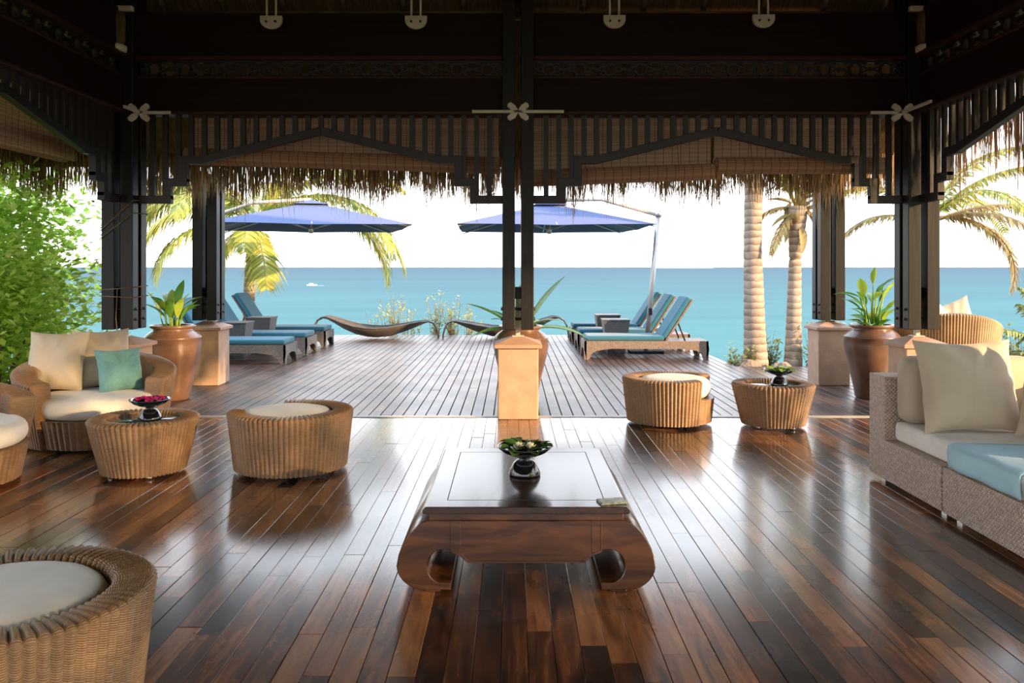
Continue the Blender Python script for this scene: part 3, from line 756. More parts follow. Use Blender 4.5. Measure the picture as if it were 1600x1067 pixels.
# cushions
def pillow_mesh(wd, ht, th, mat, seed=0, sag=.0):
    rs = random.Random(seed); ph = [rs.uniform(0, 6.28) for _ in range(6)]
    m = MB(); n = 22
    for s in (-1, 1):
        def fn(u, v):
            a, b = 2 * u - 1, 2 * v - 1
            pin = 1 - .10 * (1 - a * a) * abs(b) ** 3; pin2 = 1 - .10 * (1 - b * b) * abs(a) ** 3
            x = a * wd / 2 * pin2; z = b * ht / 2 * pin
            t = max(0, (1 - abs(a) ** 2.6)) ** .55 * max(0, (1 - abs(b) ** 2.6)) ** .55
            edge = max(abs(a), abs(b))
            wr = .010 * edge * (math.sin(9 * math.atan2(b, a) + ph[0]) + .6 * math.sin(15 * math.atan2(b, a) + ph[1])) * t
            wr += .006 * math.sin(5 * a + 3 * b + ph[2]) * t
            t *= 1 - sag * b
            return (x, s * (th / 2 * t + wr), z)
        m.grid(fn, n, n, True)
        if s > 0:
            k = n * n; m.f[-k:] = [f[::-1] for f in m.f[-k:]]
    return m
def pillow(name, mat, wd, ht, th, loc, yaw, tilt, label, seed=0, group=None, roll=0):
    o = pillow_mesh(wd, ht, th, mat, seed, .25).obj(name, mat)
    o.rotation_mode = 'XYZ'
    o.matrix_world = Matrix.Translation(loc) @ Matrix.Rotation(yaw, 4, 'Z') @ Matrix.Rotation(tilt, 4, 'X') @ Matrix.Rotation(roll, 4, 'Y') @ Matrix.Translation((0, 0, ht / 2))
    return tag(o, label, 'cushion', group)

def tub_chair(loc, face, label, mat='wicker', arm=.555, back=.17, Rt=.63, Rb=.54, op=R(50)):
    t = thing('tub_armchair', label, 'armchair', loc, 0, 'wicker tub armchairs')
    wicker_wrap('wicker_wall', mat, t, Rt, Rb, .17, arm, .03, face + op, face + 2 * math.pi - op, 84, amp=.016, inner_z=.24, zrise=lambda q: back * math.sin(math.pi * q) ** 1.3, lean=.02)
    b = drum('seat_base', mat, t, .49, .44, .265, .03, 60); b.location = (.10 * math.cos(face), .10 * math.sin(face), 0)
    round_cushion('seat_cushion', 'cream', t, .49, .268, .43, .015, (.10 * math.cos(face), .10 * math.sin(face), 0))
    feet(t, [(.4 * math.cos(a), .4 * math.sin(a)) for a in (face + .8, face + 2.4, face + 3.9, face + 5.4)])
    return t
fa = math.atan2(-.87, .5)
tub_chair((-3.58, 7.17, 0), fa, 'wicker tub armchair with two beige cushions and a teal one')
tub_chair((-3.98, 5.72, 0), R(-8), 'wicker tub armchair with a bare cream seat, beside the petal table')
tub_chair((5.05, 9.75, 0), R(75), 'sunlit golden wicker tub armchair out on the deck behind the sofa', 'wicker_back', .62, .36, .60, .50)
yawA = fa + R(90)
pillow('cushion', 'beige', .50, .54, .20, (-3.93, 7.10, .43), yawA - R(24), R(-20), 'beige square cushion against the tub armchair arm by the bushes', 1, 'beige armchair cushions')
pillow('cushion', 'beige', .48, .54, .20, (-3.60, 7.38, .43), yawA + R(10), R(-20), 'beige square cushion behind the teal cushion', 2, 'beige armchair cushions')
pillow('cushion', 'teal', .40, .38, .16, (-3.34, 7.14, .43), yawA + R(20), R(-16), 'small teal cushion on the tub armchair', 3)
pillow('cushion', 'beige', .5, .5, .18, (4.80, 9.80, .62), R(10), R(14), 'beige cushion peeping over the golden armchair, turned edge up', 8, 'cushions in the deck armchair', R(35))
pillow('cushion', 'beige', .5, .5, .18, (5.30, 9.84, .62), R(-12), R(10), 'beige cushion leaning beside another in the golden armchair', 9, 'cushions in the deck armchair', R(-22))

# corner sofa
def rbox(m, x0, x1, y0, y1, z0, z1): return m.box(x0, x1, y0, y1, z0, z1)
SX0, SX1 = 2.56, 3.72
def sofa():
    t = thing('sofa_module', 'woven rattan corner sofa module with high end back', 'sofa', (SX0, 4.965, 0), 0, 'rattan sofa modules')
    MB().box(0, SX1 - SX0, 0, 1.0, .04, .31).obj('base', 'weave', t, .006)
    MB().box(0, SX1 - SX0, .75, 1.0, .308, .745).obj('backrest', 'weave', t, .008)
    MB().box(SX1 - SX0 - .2, SX1 - SX0, 0, .75, .308, .745).obj('side_backrest', 'weave', t, .008)
    sc = MB().box(.06, SX1 - SX0 - .2, -.01, .745, .312, .445).obj('seat_cushion', 'cream', t, .035, 4)
    bc = MB().box(.055, SX1 - SX0 - .22, .54, .75, .45, .90).obj('back_cushion', 'beige', t, .085, 6)
    me = MB().box(-.05, .05, -.03, .03, 0, .042).mesh('foot', 'steel')
    for x, y in ((.10, .88), (.10, .06), (1.0, .88), (1.0, .06)): link('foot', me, t, loc=(x, y, 0))
    t = thing('sofa_module', 'woven rattan sofa module with the pale blue throw over its seat', 'sofa', (SX0, 3.95, 0), 0, 'rattan sofa modules')
    MB().box(0, SX1 - SX0, 0, 1.0, .04, .31).obj('base', 'weave', t, .006)
    MB().box(SX1 - SX0 - .2, SX1 - SX0, 0, 1.0, .308, .745).obj('side_backrest', 'weave', t, .008)
    MB().box(.02, SX1 - SX0 - .2, .0, 1.0, .312, .445).obj('seat_cushion', 'cream', t, .035, 4)
    for x, y in ((.10, .90), (.10, .10), (1.0, .90), (1.0, .10)): link('foot', me, t, loc=(x, y, 0))
sofa()
def throw():
    prof = [(SX0 + .005, .325), (SX0 + .004, .41), (SX0 + .014, .440), (SX0 + .045, .4535)] + [(SX0 + .1 + k * .14, .4535 + .002 * math.sin(k)) for k in range(7)]
    m = MB(); n = len(prof) - 1
    def fn(u, v):
        k = min(int(u * n), n - 1); q = u * n - k; x = prof[k][0] * (1 - q) + prof[k + 1][0] * q; z = prof[k][1] * (1 - q) + prof[k + 1][1] * q
        y = 4.18 + .70 * v + .02 * math.sin(u * 7)
        return (x - (.004 * math.sin(v * 11) + .004 if u < .3 else 0), y, z + .003 * (1 + math.sin(v * 14 + u * 4)))
    m.grid(fn, n * 3, 14, True)
    o = m.obj('throw_blanket', 'throw'); s = o.modifiers.new('thick', 'SOLIDIFY'); s.thickness = .008; s.offset = 1
    tag(o, 'pale blue throw laid across the rattan sofa seat', 'throw')
throw()
pillow('cushion', 'beige', .66, .60, .24, (2.93, 5.27, .445), R(4), R(-14), 'large beige sofa cushion propped at the open end of the sofa', 4, 'beige sofa cushions')
pillow('cushion', 'beige', .62, .60, .24, (3.30, 4.93, .445), R(-58), R(-11), 'large beige sofa cushion tucked into the sofa corner', 5, 'beige sofa cushions')

# ---------------------------------------------------------------- big pots with plants
POT = [(0, 0), (.17, 0), (.185, .02), (.20, .12), (.245, .32), (.29, .50), (.312, .62), (.300, .69), (.312, .70), (.30, .715), (.262, .755), (.215, .785), (.205, .80), (.240, .815), (.248, .83), (.240, .845), (.215, .845), (.195, .80), (.195, .76), (0, .755)]
def urn(x, y, label, s=1.0):
    t = thing('urn', label, 'plant pot', (x, y, 0), 0, 'brown glazed urns')
    MB().lathe([(r * s, z * s) for r, z in POT], 44).obj('body', 'pot', t)
    MB().lathe([(0, .785 * s), (.19 * s, .775 * s)], 20).obj('soil', 'soil', t)
    return t
urn(-3.84, 9.42, 'tall brown glazed urn on the deck by the tub armchair')
urn(4.12, 9.52, 'tall brown glazed urn on the deck behind the sofa')
urn(.10, 9.35, 'brown glazed urn hidden behind the middle plinth')
def plant(loc, leaves, label, cat='plant'):
    t = thing('potted_plant', label, cat, loc)
    for (bx, by, h, az, el, L, W, bend, mt) in leaves:
        if h > .02:
            p0 = Vector((bx, by, -.02)); p1 = Vector((bx + h * .22 * math.cos(az), by + h * .22 * math.sin(az), h))
            MB().tube([p0, p0.lerp(p1, .5) + Vector((-.01 * math.cos(az), -.01 * math.sin(az), 0)), p1], [.009, .008, .006], 6).obj('stem', mt, t)
        else: p1 = Vector((bx, by, -.01))
        o = leaf_mesh(L, W, bend, .18, 8).obj('leaf', mt, t, loc=p1, rot=(rn(-.3, .3), -el, az))
    return t
pr = random.Random(3)
def lv(n, hmin, hmax, L, W, bend, yel=.3):
    out = []
    for i in range(n):
        a = i * 2.4 + pr.uniform(-.4, .4); r = pr.uniform(.02, .12)
        out.append((r * math.cos(a), r * math.sin(a), pr.uniform(hmin, hmax), a, R(pr.uniform(25, 80)), L * pr.uniform(.75, 1.2), W * pr.uniform(.8, 1.2), bend * pr.uniform(.6, 1.3), 'leaf_yellow' if pr.random() < yel else 'leaf'))
    return out
plant((-3.84, 9.42, .785), lv(16, .05, .24, .30, .11, .7) + [(0, .02, .25, R(70), R(78), .34, .11, .3, 'leaf')], 'broad leaved green plant in the urn by the tub armchair')
plant((4.12, 9.52, .785), lv(18, .12, .42, .26, .085, .6, .35) + lv(12, .02, .10, .24, .09, .9, .25) + [(0, 0, .52, R(60), R(70), .22, .07, .3, 'leaf_yellow'), (.03, 0, .50, R(10), R(35), .26, .075, .4, 'leaf')], 'tall yellow green leafy plant in the urn behind the sofa')
ag = []
for az, el, L, W, bend in ((172, 42, .66, .13, .5), (10, 60, .78, .17, .25), (185, 12, .54, .15, .7), (-8, 16, .74, .16, .8), (200, 55, .4, .12, .6), (-25, 40, .45, .13, .8), (250, 62, .4, .13, .7), (290, 60, .4, .14, .7), (90, 70, .6, .12, .4), (130, 35, .5, .1, .8), (50, 30, .5, .1, .8)):
    ag.append((.05 * math.cos(R(az)), .05 * math.sin(R(az)), 0, R(az), R(el), L, W, bend, 'leaf'))
plant((.10, 9.35, .79), ag, 'strap leaved green plant rising behind the middle plinth')

# ================================================================== DECK FURNITURE
def make_lounger(frame_mat, loc, flip, label, group):
    t = thing('sun_lounger', label, 'sun lounger', loc, R(180) if flip else 0, group)
    if flip: t.location.y += .70
    side = [(0, 0), (.05, 0), (.085, .09), (.17, .145), (.40, .175), (1.55, .175), (1.78, .145), (1.865, .09), (1.90, 0), (1.95, 0), (1.99, .16), (1.97, .30), (-.03, .30), (-.035, .18)]
    sk = MB(); sk.prism(side, .0, .035); sk.prism(side, .665, .70)
    end = [(0.0, 0), (.04, 0), (.08, .09), (.16, .15), (.35, .17), (.54, .15), (.62, .09), (.66, 0), (.70, 0), (.70, .30), (0, .30)]
    for x0 in (-.03, 1.945):
        n = len(end); vs = [(x0, y, z) for y, z in end] + [(x0 + .035, y, z) for y, z in end]
        fs = [tuple(range(n - 1, -1, -1)), tuple(range(n, 2 * n))] + [(i, (i + 1) % n, (i + 1) % n + n, i + n) for i in range(n)]
        sk.add(vs, fs, False, [[(vs[k][1], vs[k][2]) for k in f] for f in fs])
    sk.box(-.02, 1.97, .01, .69, .27, .298)
    sk.obj('frame', frame_mat, t)
    MB().box(0, 1.27, .02, .68, .30, .385).obj('seat_cushion', 'bluecush', t, .03, 3)
    rot = (0, R(-57), 0)
    MB().box(0, .80, .03, .67, -.035, .0).obj('backrest', frame_mat, t, .008, loc=(1.28, 0, .31), rot=rot)
    MB().box(.02, .80, .03, .67, .0, .085).obj('back_cushion', 'bluecush', t, .03, 3, loc=(1.28, 0, .31), rot=rot)
    for yy in (.1, .6): MB().tube([(1.62, yy, .29), (1.50, yy, .60)], .014, 6).obj('back_strut', 'blackmetal', t)
    return t
ordn = ['nearest the plinths', 'between two small side tables', 'farthest out toward the hammocks']
for k, y in enumerate((13.45, 14.85, 16.3)):
    make_lounger('weave_tan', (1.2, y, 0), False, 'sun lounger under the masted blue parasol, brown rattan, ' + ordn[k], 'sun loungers by the masted parasol')
for k, y in enumerate((12.75, 14.1, 15.5)):
    make_lounger('weave_grey', (-3.50, y, 0), True, 'charcoal sun lounger with turquoise cushions near the coconut palm, ' + ordn[k], 'sun loungers by the coconut palm')
def deck_table(x, y, mat, label):
    m = MB(); a, b, h = .15, .225, .57
    for z0, z1, p, q in ((0, h, a, b),):
        vs = [(-p, -p, z0), (p, -p, z0), (p, p, z0), (-p, p, z0), (-q, -q, z1), (q, -q, z1), (q, q, z1), (-q, q, z1)]
        fs = [(3, 2, 1, 0), (4, 5, 6, 7)] + [(i, (i + 1) % 4, (i + 1) % 4 + 4, i + 4) for i in range(4)]
        uv = [[(vs[k][0], vs[k][1]) for k in f] for f in fs[:2]] + [[(-p, 0), (p, 0), (q, h), (-q, h)]] * 4
        m.add(vs, fs, False, uv)
    t = thing('deck_side_table', label, 'side table', (x, y, 0), 0, 'small tapered rattan tables on the deck')
    m.obj('body', mat, t, .006)
    MB().box(-.235, .235, -.235, .235, h, h + .025).obj('top', mat, t, .006)
deck_table(1.80, 14.5, 'weave_grey', 'small dark tapered rattan table between brown loungers, nearer the pavilion')
deck_table(1.82, 15.92, 'weave_grey', 'small dark tapered rattan table between brown loungers, nearer the sea')
deck_table(-4.56, 13.77, 'weave_grey', 'small dark tapered rattan table between charcoal loungers, nearer the pavilion')
deck_table(-4.56, 15.15, 'weave_grey', 'small dark tapered rattan table between charcoal loungers, nearer the sea')

def hammock(loc, flip, label):
    t = thing('boat_hammock', label, 'hammock', loc, R(180) if flip else 0, 'boat-shaped rattan hammocks')
    L = 1.32
    path = [(-1.32, .0), (-1.31, .12), (-1.28, .26), (-1.22, .37), (-1.12, .425), (-1.0, .405), (-.85, .32), (-.65, .20), (-.40, .09), (-.15, .035), (.05, .025), (.30, .05), (.60, .14), (.85, .24), (1.03, .32), (1.13, .345), (1.22, .31), (1.28, .20), (1.31, .08), (1.32, 0)]
    pts = []
    for i in range(len(path) - 1):
        for k in range(3):
            q = k / 3; pts.append((path[i][0] * (1 - q) + path[i + 1][0] * q, path[i][1] * (1 - q) + path[i + 1][1] * q))
    pts.append(path[-1]); n = len(pts) - 1
    def fn(u, v):
        i = min(int(round(u * n)), n); x, z = pts[i]; c = 2 * v - 1
        w = .04 + .38 * max(0, 1 - (abs(x) / 1.22) ** 2.2) ** .9
        up = .20 * max(0, 1 - (abs(x) / 1.15) ** 2) * c * c
        dx = pts[min(i + 1, n)][0] - pts[max(i - 1, 0)][0]; dz = pts[min(i + 1, n)][1] - pts[max(i - 1, 0)][1]; Ln = math.hypot(dx, dz) or 1
        return (x - dz / Ln * up * .0, c * w, z + up + .01)
    o = MB().grid(fn, n, 12, True, (2.9, .8)).obj('woven_shell', 'weave_grey', t)
    s = o.modifiers.new('thick', 'SOLIDIFY'); s.thickness = .022; s.offset = 0
    for c in (0., 1.):
        MB().tube([fn(i / n, c) for i in range(n + 1)], .018, 6).obj('rim', 'weave_grey', t)
hammock((-2.86, 17.45, 0), False, 'dark boat-shaped rattan hammock in front of the yellow scrub')
hammock((-.13, 17.45, 0), True, 'dark boat-shaped rattan hammock partly behind the middle plinth')

def parasol(loc, rz, mast, label, tilt=0):
    t = thing('parasol', label, 'parasol', loc, rz, 'blue cantilever parasols')
    h = 1.68; z0, z1 = 2.22, 2.70
    m = MB()
    def side(k):
        a = R(90 * k)
        def fn(u, v):
            s = (2 * u - 1); r = h * v; x, y = s * r, -r
            z = z1 - (z1 - z0) * v ** .95 - .05 * (1 - abs(s)) * v * v * (-1) * -1 + .03 * v * (1 - s * s) * 0
            return (x * math.cos(a) - y * math.sin(a), x * math.sin(a) + y * math.cos(a), z + .03 * (1 - s * s) * v * v)
        return fn
    for k in range(4): m.grid(side(k), 10, 8, False)
    c = m.obj('canopy', 'canopy', t); s = c.modifiers.new('thick', 'SOLIDIFY'); s.thickness = .006
    vm = MB()
    for k in range(4):
        a = R(90 * k); q = [(-.3, -.3, z1 - .045), (.3, -.3, z1 - .045), (0, 0, z1 + .045)]
        vm.add([(x * math.cos(a) - y * math.sin(a), x * math.sin(a) + y * math.cos(a), z) for x, y, z in q], [(0, 1, 2)])
    o = vm.obj('vent_cap', 'canopy', c); s = o.modifiers.new('thick', 'SOLIDIFY'); s.thickness = .006
    for k in range(4):
        a = R(45 + 90 * k); L = h * 1.414
        for aa, LL, zz in ((a, L * .985, z0), (a + R(45), h * .97, z0 + .03)):
            MB().tube([(.04 * math.cos(aa), .04 * math.sin(aa), z1 - .10), (LL * math.cos(aa), LL * math.sin(aa), zz - .03)], .011, 6).obj('rib', 'metal', t)
            MB().tube([(.05 * math.cos(aa), .05 * math.sin(aa), z0 - .02), (LL * .42 * math.cos(aa), LL * .42 * math.sin(aa), z1 - (z1 - z0) * .42 - .075)], .009, 6).obj('strut', 'metal', t)
    MB().lathe([(0, z0 - .10), (.035, z0 - .10), (.05, z0 - .03), (.05, z0 + .02), (.03, z0 + .05), (.02, z1 - .02), (0, z1 - .01)], 16).obj('hub', 'metal', t)
    inv = Matrix.Rotation(-rz, 3, 'Z')
    mb_ = inv @ (Vector(mast[0]) - Vector(loc)); mt_ = inv @ (Vector(mast[1]) - Vector(loc))
    MB().tube([mb_, mt_], .042, 10).obj('mast', 'metal', t)
    MB().tube([mt_ + Vector((0, 0, -.02)), mt_.lerp(Vector((0, 0, z1 + .08)), .5) + Vector((0, 0, .12)), (0, 0, z1 + .05)], [.035, .032, .03], 8).obj('arm', 'palemetal', t)
    MB().lathe([(0, -.05), (.055, -.05), (.06, 0), (.055, .05), (0, .05)], 12).obj('joint', 'metal', t, loc=mt_)
    cr_ = mb_.lerp(mt_, .30); MB().box(-.03, .03, -.09, .03, -.06, .06).obj('crank', 'blackmetal', t, .006, loc=cr_)
    MB().box(-.30, .30, -.12, .12, 0, .05).obj('base', 'blackmetal', t, .01, loc=mb_)
    return t
parasol((.70, 15.65, 0), R(2), ((2.33, 14.48, 0), (2.55, 14.48, 2.42)), 'blue cantilever parasol over the brown rattan loungers')
parasol((-3.72, 15.4, 0), R(14), ((-6.0, 16.2, 0), (-6.1, 16.2, 2.42)), 'blue cantilever parasol in front of the coconut palm')

# ================================================================== PLANTS OUTSIDE
def frond(L, el0, droop, leaf_len, nl, mat, seed, roll=.0, sparse=0):
    rs = random.Random(seed); m = MB(); n = 16; p = Vector((0, 0, 0)); pts = [p.copy()]; el = el0
    for i in range(n):
        el = el0 - droop * ((i + .5) / n) ** 1.3; p = p + Vector((math.cos(el), 0, math.sin(el))) * (L / n); pts.append(p.copy())
    m.tube(pts, [.022 * (1 - .85 * i / n) + .003 for i in range(n + 1)], 5)
    for k in range(nl):
        q = .10 + .9 * k / nl; f = q * n; i = min(int(f), n - 1); b = pts[i].lerp(pts[i + 1], f - i); d = (pts[i + 1] - pts[i]).normalized()
        ll = leaf_len * math.sin(math.pi * (.12 + .84 * q)) ** .7 * rs.uniform(.8, 1.1)
        for s in (-1, 1):
            if rs.random() < sparse: continue
            out = (Vector((0, s, 0)) * .75 + d * .55 + Vector((0, 0, .12))).normalized()
            mid = b + out * ll * .5; tip = b + out * ll * .85 + Vector((0, 0, -ll * rs.uniform(.35, .62)))
            mid.z -= ll * .10
            w = d * rs.uniform(.018, .030)
            m.add([b - w * .6, b + w * .6, mid + w, mid - w, tip], [(0, 1, 2, 3), (3, 2, 4)])
    return m
def palm(loc, trunk_pts, rads, fronds, label, mats=('palmleaf',), boots=False):
    t = thing('palm_tree', label, 'palm', loc, 0)
    # ringed trunk
    pts = []; rr = []; K = 14
    tp = [Vector(p) for p in trunk_pts]
    for i in range(len(tp) - 1):
        for k in range(K):
            q = k / K; f = i + q; pts.append(tp[i].lerp(tp[i + 1], q)); r = rads[i] * (1 - q) + rads[i + 1] * q; rr.append(r * (1 + (.035 if k % 2 else -.01)))
    pts.append(tp[-1]); rr.append(rads[-1])
    MB().tube(pts, rr, 14).obj('trunk', 'trunk', t)
    top = tp[-1]
    for i, (az, el, L, dr, ll, nl, mi) in enumerate(fronds):
        frond(L, R(el), R(dr), ll, nl, mats[mi], i + 11).obj('frond', mats[mi], t, loc=top + Vector((.05 * math.cos(R(az)), .05 * math.sin(R(az)), rn(-.1, .05))), rot=(0, 0, R(az)))
    if boots:
        rs = random.Random(5); bm = leaf_mesh(.42, .13, .5, .3, 5, .7).mesh('dead_sheath', 'drypalm')
        for i in range(12):
            a = i * 2.4; link('dead_sheath', bm, t, loc=top + Vector((.1 * math.cos(a), .1 * math.sin(a), rs.uniform(-.35, .1))), rot=(rs.uniform(-.4, .4), rs.uniform(-.9, 1.3), a))
    return t
G = lambda x, y: land(x, y)
palm((-6.0, 18.9, 0), [(0.05, 0, -.8), (.02, 0, .6), (.06, 0, 1.6), (.16, 0, 2.5)], [.17, .135, .115, .12],
     [(-4, 26, 4.1, 120, 1.05, 100, 0), (-12, 40, 4.2, 125, 1.05, 100, 0), (12, 30, 4.2, 112, 1.0, 100, 0), (-20, 66, 3.6, 105, .9, 80, 0), (20, 55, 4.0, 95, .9, 80, 0), (198, 30, 3.2, 125, 1.0, 90, 0), (185, 45, 3.4, 130, 1.0, 90, 0), (172, 55, 3.4, 118, 1.0, 90, 0), (212, 14, 2.8, 105, .95, 80, 0), (-60, -35, 1.8, 45, .7, 50, 0), (250, 45, 3.0, 110, .8, 60, 0), (90, 60, 3.2, 100, .8, 60, 0), (130, 40, 3.2, 110, .8, 60, 0), (-80, 25, 2.0, 110, .7, 50, 0), (230, -30, 1.9, 50, .7, 50, 0)],
     'coconut palm with yellow green fronds behind the blue parasol')
palm((3.82, 13.1, 0), [(.04, 0, -.5), (0, 0, .5), (-.03, 0, 1.8), (.0, 0, 4.6)], [.21, .165, .14, .13],
     [(a, 50, 2.6, 90, .6, 40, 0) for a in range(10, 370, 45)], 'thick ringed palm trunk at the deck corner, the stouter of two')
palm((4.44, 13.05, 0), [(-.04, 0, -.5), (-.02, 0, .6), (.0, 0, 1.6), (.05, 0, 2.45)], [.16, .115, .095, .15],
     [(a, 66, 2.2, 70, .5, 36, 0) for a in range(0, 360, 60)] + [(200, -45, .9, 30, .25, 22, 1), (160, 10, .9, 100, .3, 24, 1), (-30, -30, .8, 40, .25, 20, 1)],
     'slender palm trunk with dead leaf sheaths beside the stouter trunk', ('palmleaf', 'drypalm'), True)
palm((6.45, 13.0, 0), [(0, 0, -1.0), (0, 0, .8), (.02, 0, 2.25)], [.14, .12, .12],
     [(-5, 25, 2.3, 60, .42, 46, 1), (-12, 6, 2.0, 120, .40, 46, 1), (-25, 50, 2.4, 80, .45, 46, 0), (10, 60, 2.4, 70, .45, 46, 0), (172, 22, 1.5, 90, .35, 36, 1), (190, 55, 1.8, 100, .4, 36, 0), (-70, 40, 2.0, 100, .4, 40, 0), (80, 50, 2.2, 90, .4, 40, 0), (30, 35, 2.4, 90, .42, 46, 0), (-40, 20, 2.0, 90, .4, 40, 1)],
     'feathery date palm with browning fronds behind the sofa post', ('palmleaf', 'drypalm'))
def bush(loc, rx, ry, h, nleaf, ls, mat, label, seed, name='bush', branches=9, cat='bush', base=.1, sky=1.0):
    rs = random.Random(seed); t = thing(name, label, cat, loc)
    m = MB(); br = MB(); tips = []
    for i in range(branches * 5):
        a = rs.uniform(0, 6.283); q = rs.uniform(.15, 1) ** .6; zz = rs.uniform(base, 1) * h
        k = math.sqrt(max(.05, 1 - (zz / h) ** 2.2)); tips.append(Vector((rx * q * k * math.cos(a), ry * q * k * math.sin(a), zz)))
    for i, tp_ in enumerate(tips):
        if i < branches * 2:
            mid = tp_ * .5 + Vector((rs.uniform(-.1, .1), rs.uniform(-.1, .1), .05)); br.tube([(rs.uniform(-.1, .1), rs.uniform(-.1, .1), -.35), mid, tp_], [.03, .016, .005], 5)
    br.obj('branches', 'branch', t)
    for i in range(nleaf):
        tp_ = tips[rs.randrange(len(tips))]; sp = .22 * h ** .4
        p = tp_ + Vector((rs.gauss(0, sp), rs.gauss(0, sp), rs.gauss(0, sp * .8)))
        if p.z < 0: p.z = rs.uniform(0, .2)
        a = rs.uniform(0, 6.283); el = rs.uniform(-.5, .9); L = ls * rs.uniform(.7, 1.3)
        d = Vector((math.cos(a) * math.cos(el), math.sin(a) * math.cos(el), math.sin(el))); sd_ = Vector((-math.sin(a), math.cos(a), rs.uniform(-.5, .5))) * L * .30
        m.add([p, p + d * L * .5 + sd_, p + d * L, p + d * L * .5 - sd_], [(0, 1, 2), (0, 2, 3)])
    tag(m.obj('foliage', mat, t), kind='stuff'); return t
bush((-6.45, 10.0, G(-6.5, 9.6)), 1.25, 1.2, 3.0, 15000, .115, 'bushleaf', 'tall bright green bush outside the garden side opening', 1)
bush((-5.45, 8.75, -.34), .62, 1.2, 1.95, 9000, .10, 'bushleaf', 'lower green bush right behind the tub armchair', 2)
bush((-8.3, 8.2, -.34), 1.5, 1.8, 3.6, 12000, .12, 'bushleaf', 'wide green bush beyond the two wicker tub armchairs', 6)
for i, (x, y, rx, h, n) in enumerate([(9.9, -8.4, 1.8, 6.4, 15000), (9.9, -5.3, 1.8, 6.6, 18000), (9.6, -2.0, 1.6, 7.0, 17000), (8.5, 3.6, .6, 2.9, 1200)]):  # trees added out of view, placed to block and dapple the low sun
    bush((x, y, -.34), rx, 1.55 if i < 3 else .7, h, n, .13, 'bushleaf', ['leafy tree added out of view at the far end to block the sun', 'leafy tree added out of view in mid row to block the sun', 'leafy tree added out of view toward the sofa side eave to block the sun', 'thin tree added out of view near the sofa side eave to dapple the sun'][i], 70 + i)
def scrub(x, y, z, n, h, sp, mat, label, seed):
    rs = random.Random(seed); t = thing('scrub_plant', label, 'shrub', (x, y, z), 0, 'low coastal scrub'); st = MB(); m = MB()
    for i in range(n):
        a = rs.uniform(0, 6.283); l = h * rs.uniform(.5, 1.15); b = Vector((rs.uniform(-.1, .1), rs.uniform(-.1, .1), -.1)); e_ = Vector((sp * math.cos(a) * rs.random(), sp * math.sin(a) * rs.random(), l))
        st.tube([b, b.lerp(e_, .5), e_], [.006, .005, .002], 4)
        for k in range(22):
            p = b.lerp(e_, rs.uniform(.3, 1.05)) + Vector((rs.gauss(0, .03), rs.gauss(0, .03), 0)); an = rs.uniform(0, 6.28); L = rs.uniform(.05, .11)
            d = Vector((math.cos(an), math.sin(an), rs.uniform(-.2, .9))) * L; s_ = Vector((-math.sin(an), math.cos(an), 0)) * L * .25
            m.add([p, p + d * .5 + s_, p + d, p + d * .5 - s_], [(0, 1, 2), (0, 2, 3)])
    st.obj('stems', 'branch', t); tag(m.obj('foliage', mat, t), kind='stuff')
sc = [(-2.75, 19.0, .62, 22), (-2.3, 18.9, .45, 12), (-1.75, 19.0, .66, 16), (-1.35, 18.9, .60, 24), (-1.0, 19.1, .42, 12), (-3.2, 19.2, .35, 10)]
for i, (x, y, h, n) in enumerate(sc):
    scrub(x, y, -.35, n, h + .42, .35, 'drygrass', ['bushy yellow scrub plant behind the hammock beside the loungers', 'thin yellow scrub plant behind the middle of the first hammock', 'tallest yellow scrub plant near the meeting of the hammocks', 'dense yellow scrub plant where the two hammocks meet', 'low yellow scrub plant behind the hammock at the middle plinth', 'smallest yellow scrub tuft beside the charcoal loungers'][i], 20 + i)
for i, (x, y, h, txt) in enumerate([(4.12, 13.4, .42, 'green scrub plant between the two palm trunks'), (3.55, 12.95, .22, 'small scrub plant at the foot of the stouter palm trunk'), (4.75, 12.9, .5, 'grey green scrub plant behind the deck plinth and urn'), (5.0, 12.75, .55, 'leafy scrub plant showing between urn and deck post')]):
    scrub(x, y, -.34, 26, h + .36, .3, 'scrub', txt, 40 + i)
for i, (x, y, h) in enumerate([(6.9, 11.4, .45), (7.3, 12.0, .5), (7.6, 11.0, .5), (7.2, 10.4, .35)]):
    scrub(x, y, -.34, 26, h + .36, .4, 'scrub', 'low scrub plant past the golden deck armchair, ' + ['closest to the date palm', 'tallest of the clump', 'on the sea side of the seedling', 'smallest of the clump'][i], 60 + i)
t = thing('fan_plant', 'spiky grey green palm seedling past the golden armchair', 'palm', (7.55, 11.4, -.3))
for i, (az, el) in enumerate([(180, 40), (160, 15), (200, 62), (170, 80), (-20, 60), (240, 40), (215, 12), (300, 50)]):
    frond(1.15, R(el), R(45), .30, 26, 'scrub', 90 + i).obj('frond', 'scrub', t, loc=(0, 0, .55), rot=(0, 0, R(az)))
MB().tube([(0, 0, -.2), (0, 0, .58)], [.06, .05], 8).obj('trunk', 'trunk', t)
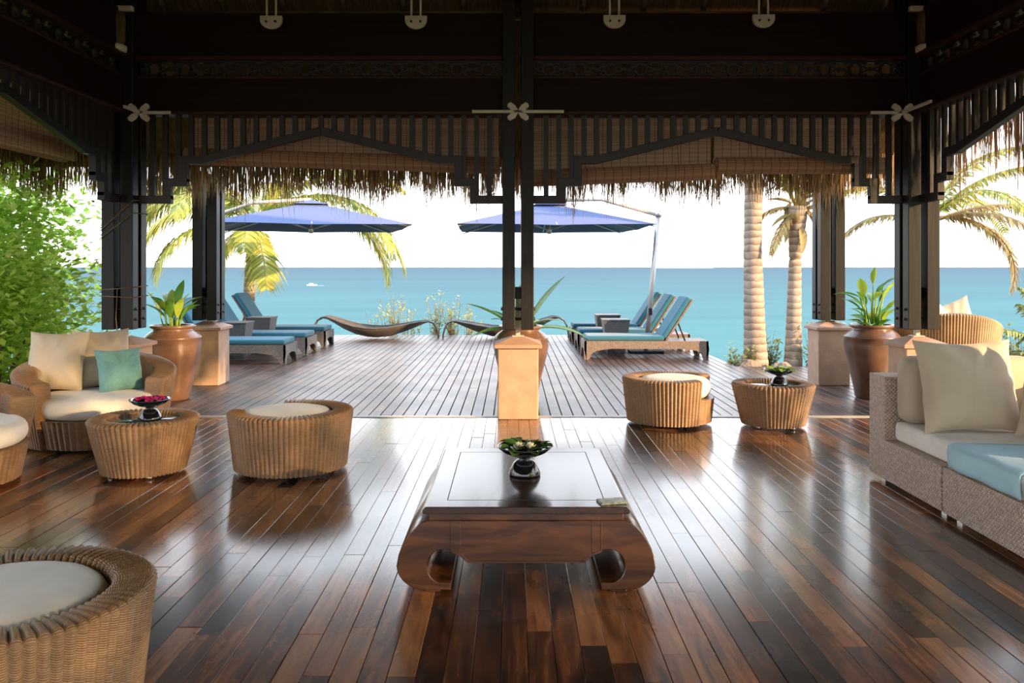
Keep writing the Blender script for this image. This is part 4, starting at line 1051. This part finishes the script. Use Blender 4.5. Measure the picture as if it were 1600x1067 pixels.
def rock(x, y, s, label, seed):
    rs = random.Random(seed); ph = [rs.uniform(0, 6) for _ in range(3)]
    def fn(u, v):
        a, b = u * 6.2832, (v - .5) * math.pi; k = 1 + .16 * math.sin(3 * a + ph[0]) * math.cos(b) + .12 * math.sin(5 * a + 4 * b + ph[1]) * math.cos(b)
        return (s[0] * k * math.cos(a) * math.cos(b), s[1] * k * math.sin(a) * math.cos(b), s[2] * math.sin(b) * k)
    o = MB().grid(fn, 18, 10, False).obj('rock', 'rock', None, loc=(x, y, -.16)); tag(o, label, 'rock', 'rocks round the palm trunks')
rock(3.62, 12.78, (.22, .14, .24), 'brown rock at the foot of the stouter palm trunk', 1); rock(4.14, 12.74, (.22, .12, .2), 'brown rock between the two palm trunks', 2)
rock(4.72, 12.75, (.26, .14, .26), 'brown rock past the slender palm trunk', 3)
bt = thing('motor_boat', 'tiny white motor boat with wake on the sea', 'boat', (-176, 731, -15))
MB().prism([(-4, .3), (-3.4, -.4), (3.2, -.4), (4.6, 1.1), (3.8, 1.2), (-4, 1.0)], -1.2, 1.2).obj('hull', 'white', bt)
MB().prism([(-2, 1.0), (1.6, 1.0), (.8, 2.2), (-1.8, 2.2)], -.9, .9).obj('cabin', 'white', bt)
tag(MB().grid(lambda u, v: (4 + u * 13 - 6, (v - .5) * (2.2 + 3 * u), .12), 10, 2).obj('wake', 'wake', bt), kind='stuff')

# cords wound round the garden side post
t = thing('cord_loops', 'thin brown cords wound round the post by the tub armchair', 'cord', (XL, YF, 0))
def loop(z, sl, k):
    a = .165; ring = [(-a, -a), (a, -a), (a, a), (-a, a), (-a, -a)]
    MB().tube([(x, y, z + sl * x + .01 * i) for i, (x, y) in enumerate(ring)], .005, 5).obj('cord', 'cord', t)
loop(1.28, .05, 0); loop(1.20, -.08, 1); loop(2.0, .9, 2); loop(1.90, .75, 3)
MB().tube([(.01, -.17, 1.28), (.0, -.175, 1.0), (.02, -.19, .84), (.06, -.21, .80), (.13, -.2, .81)], .006, 5).obj('cord_tail', 'cord', t)
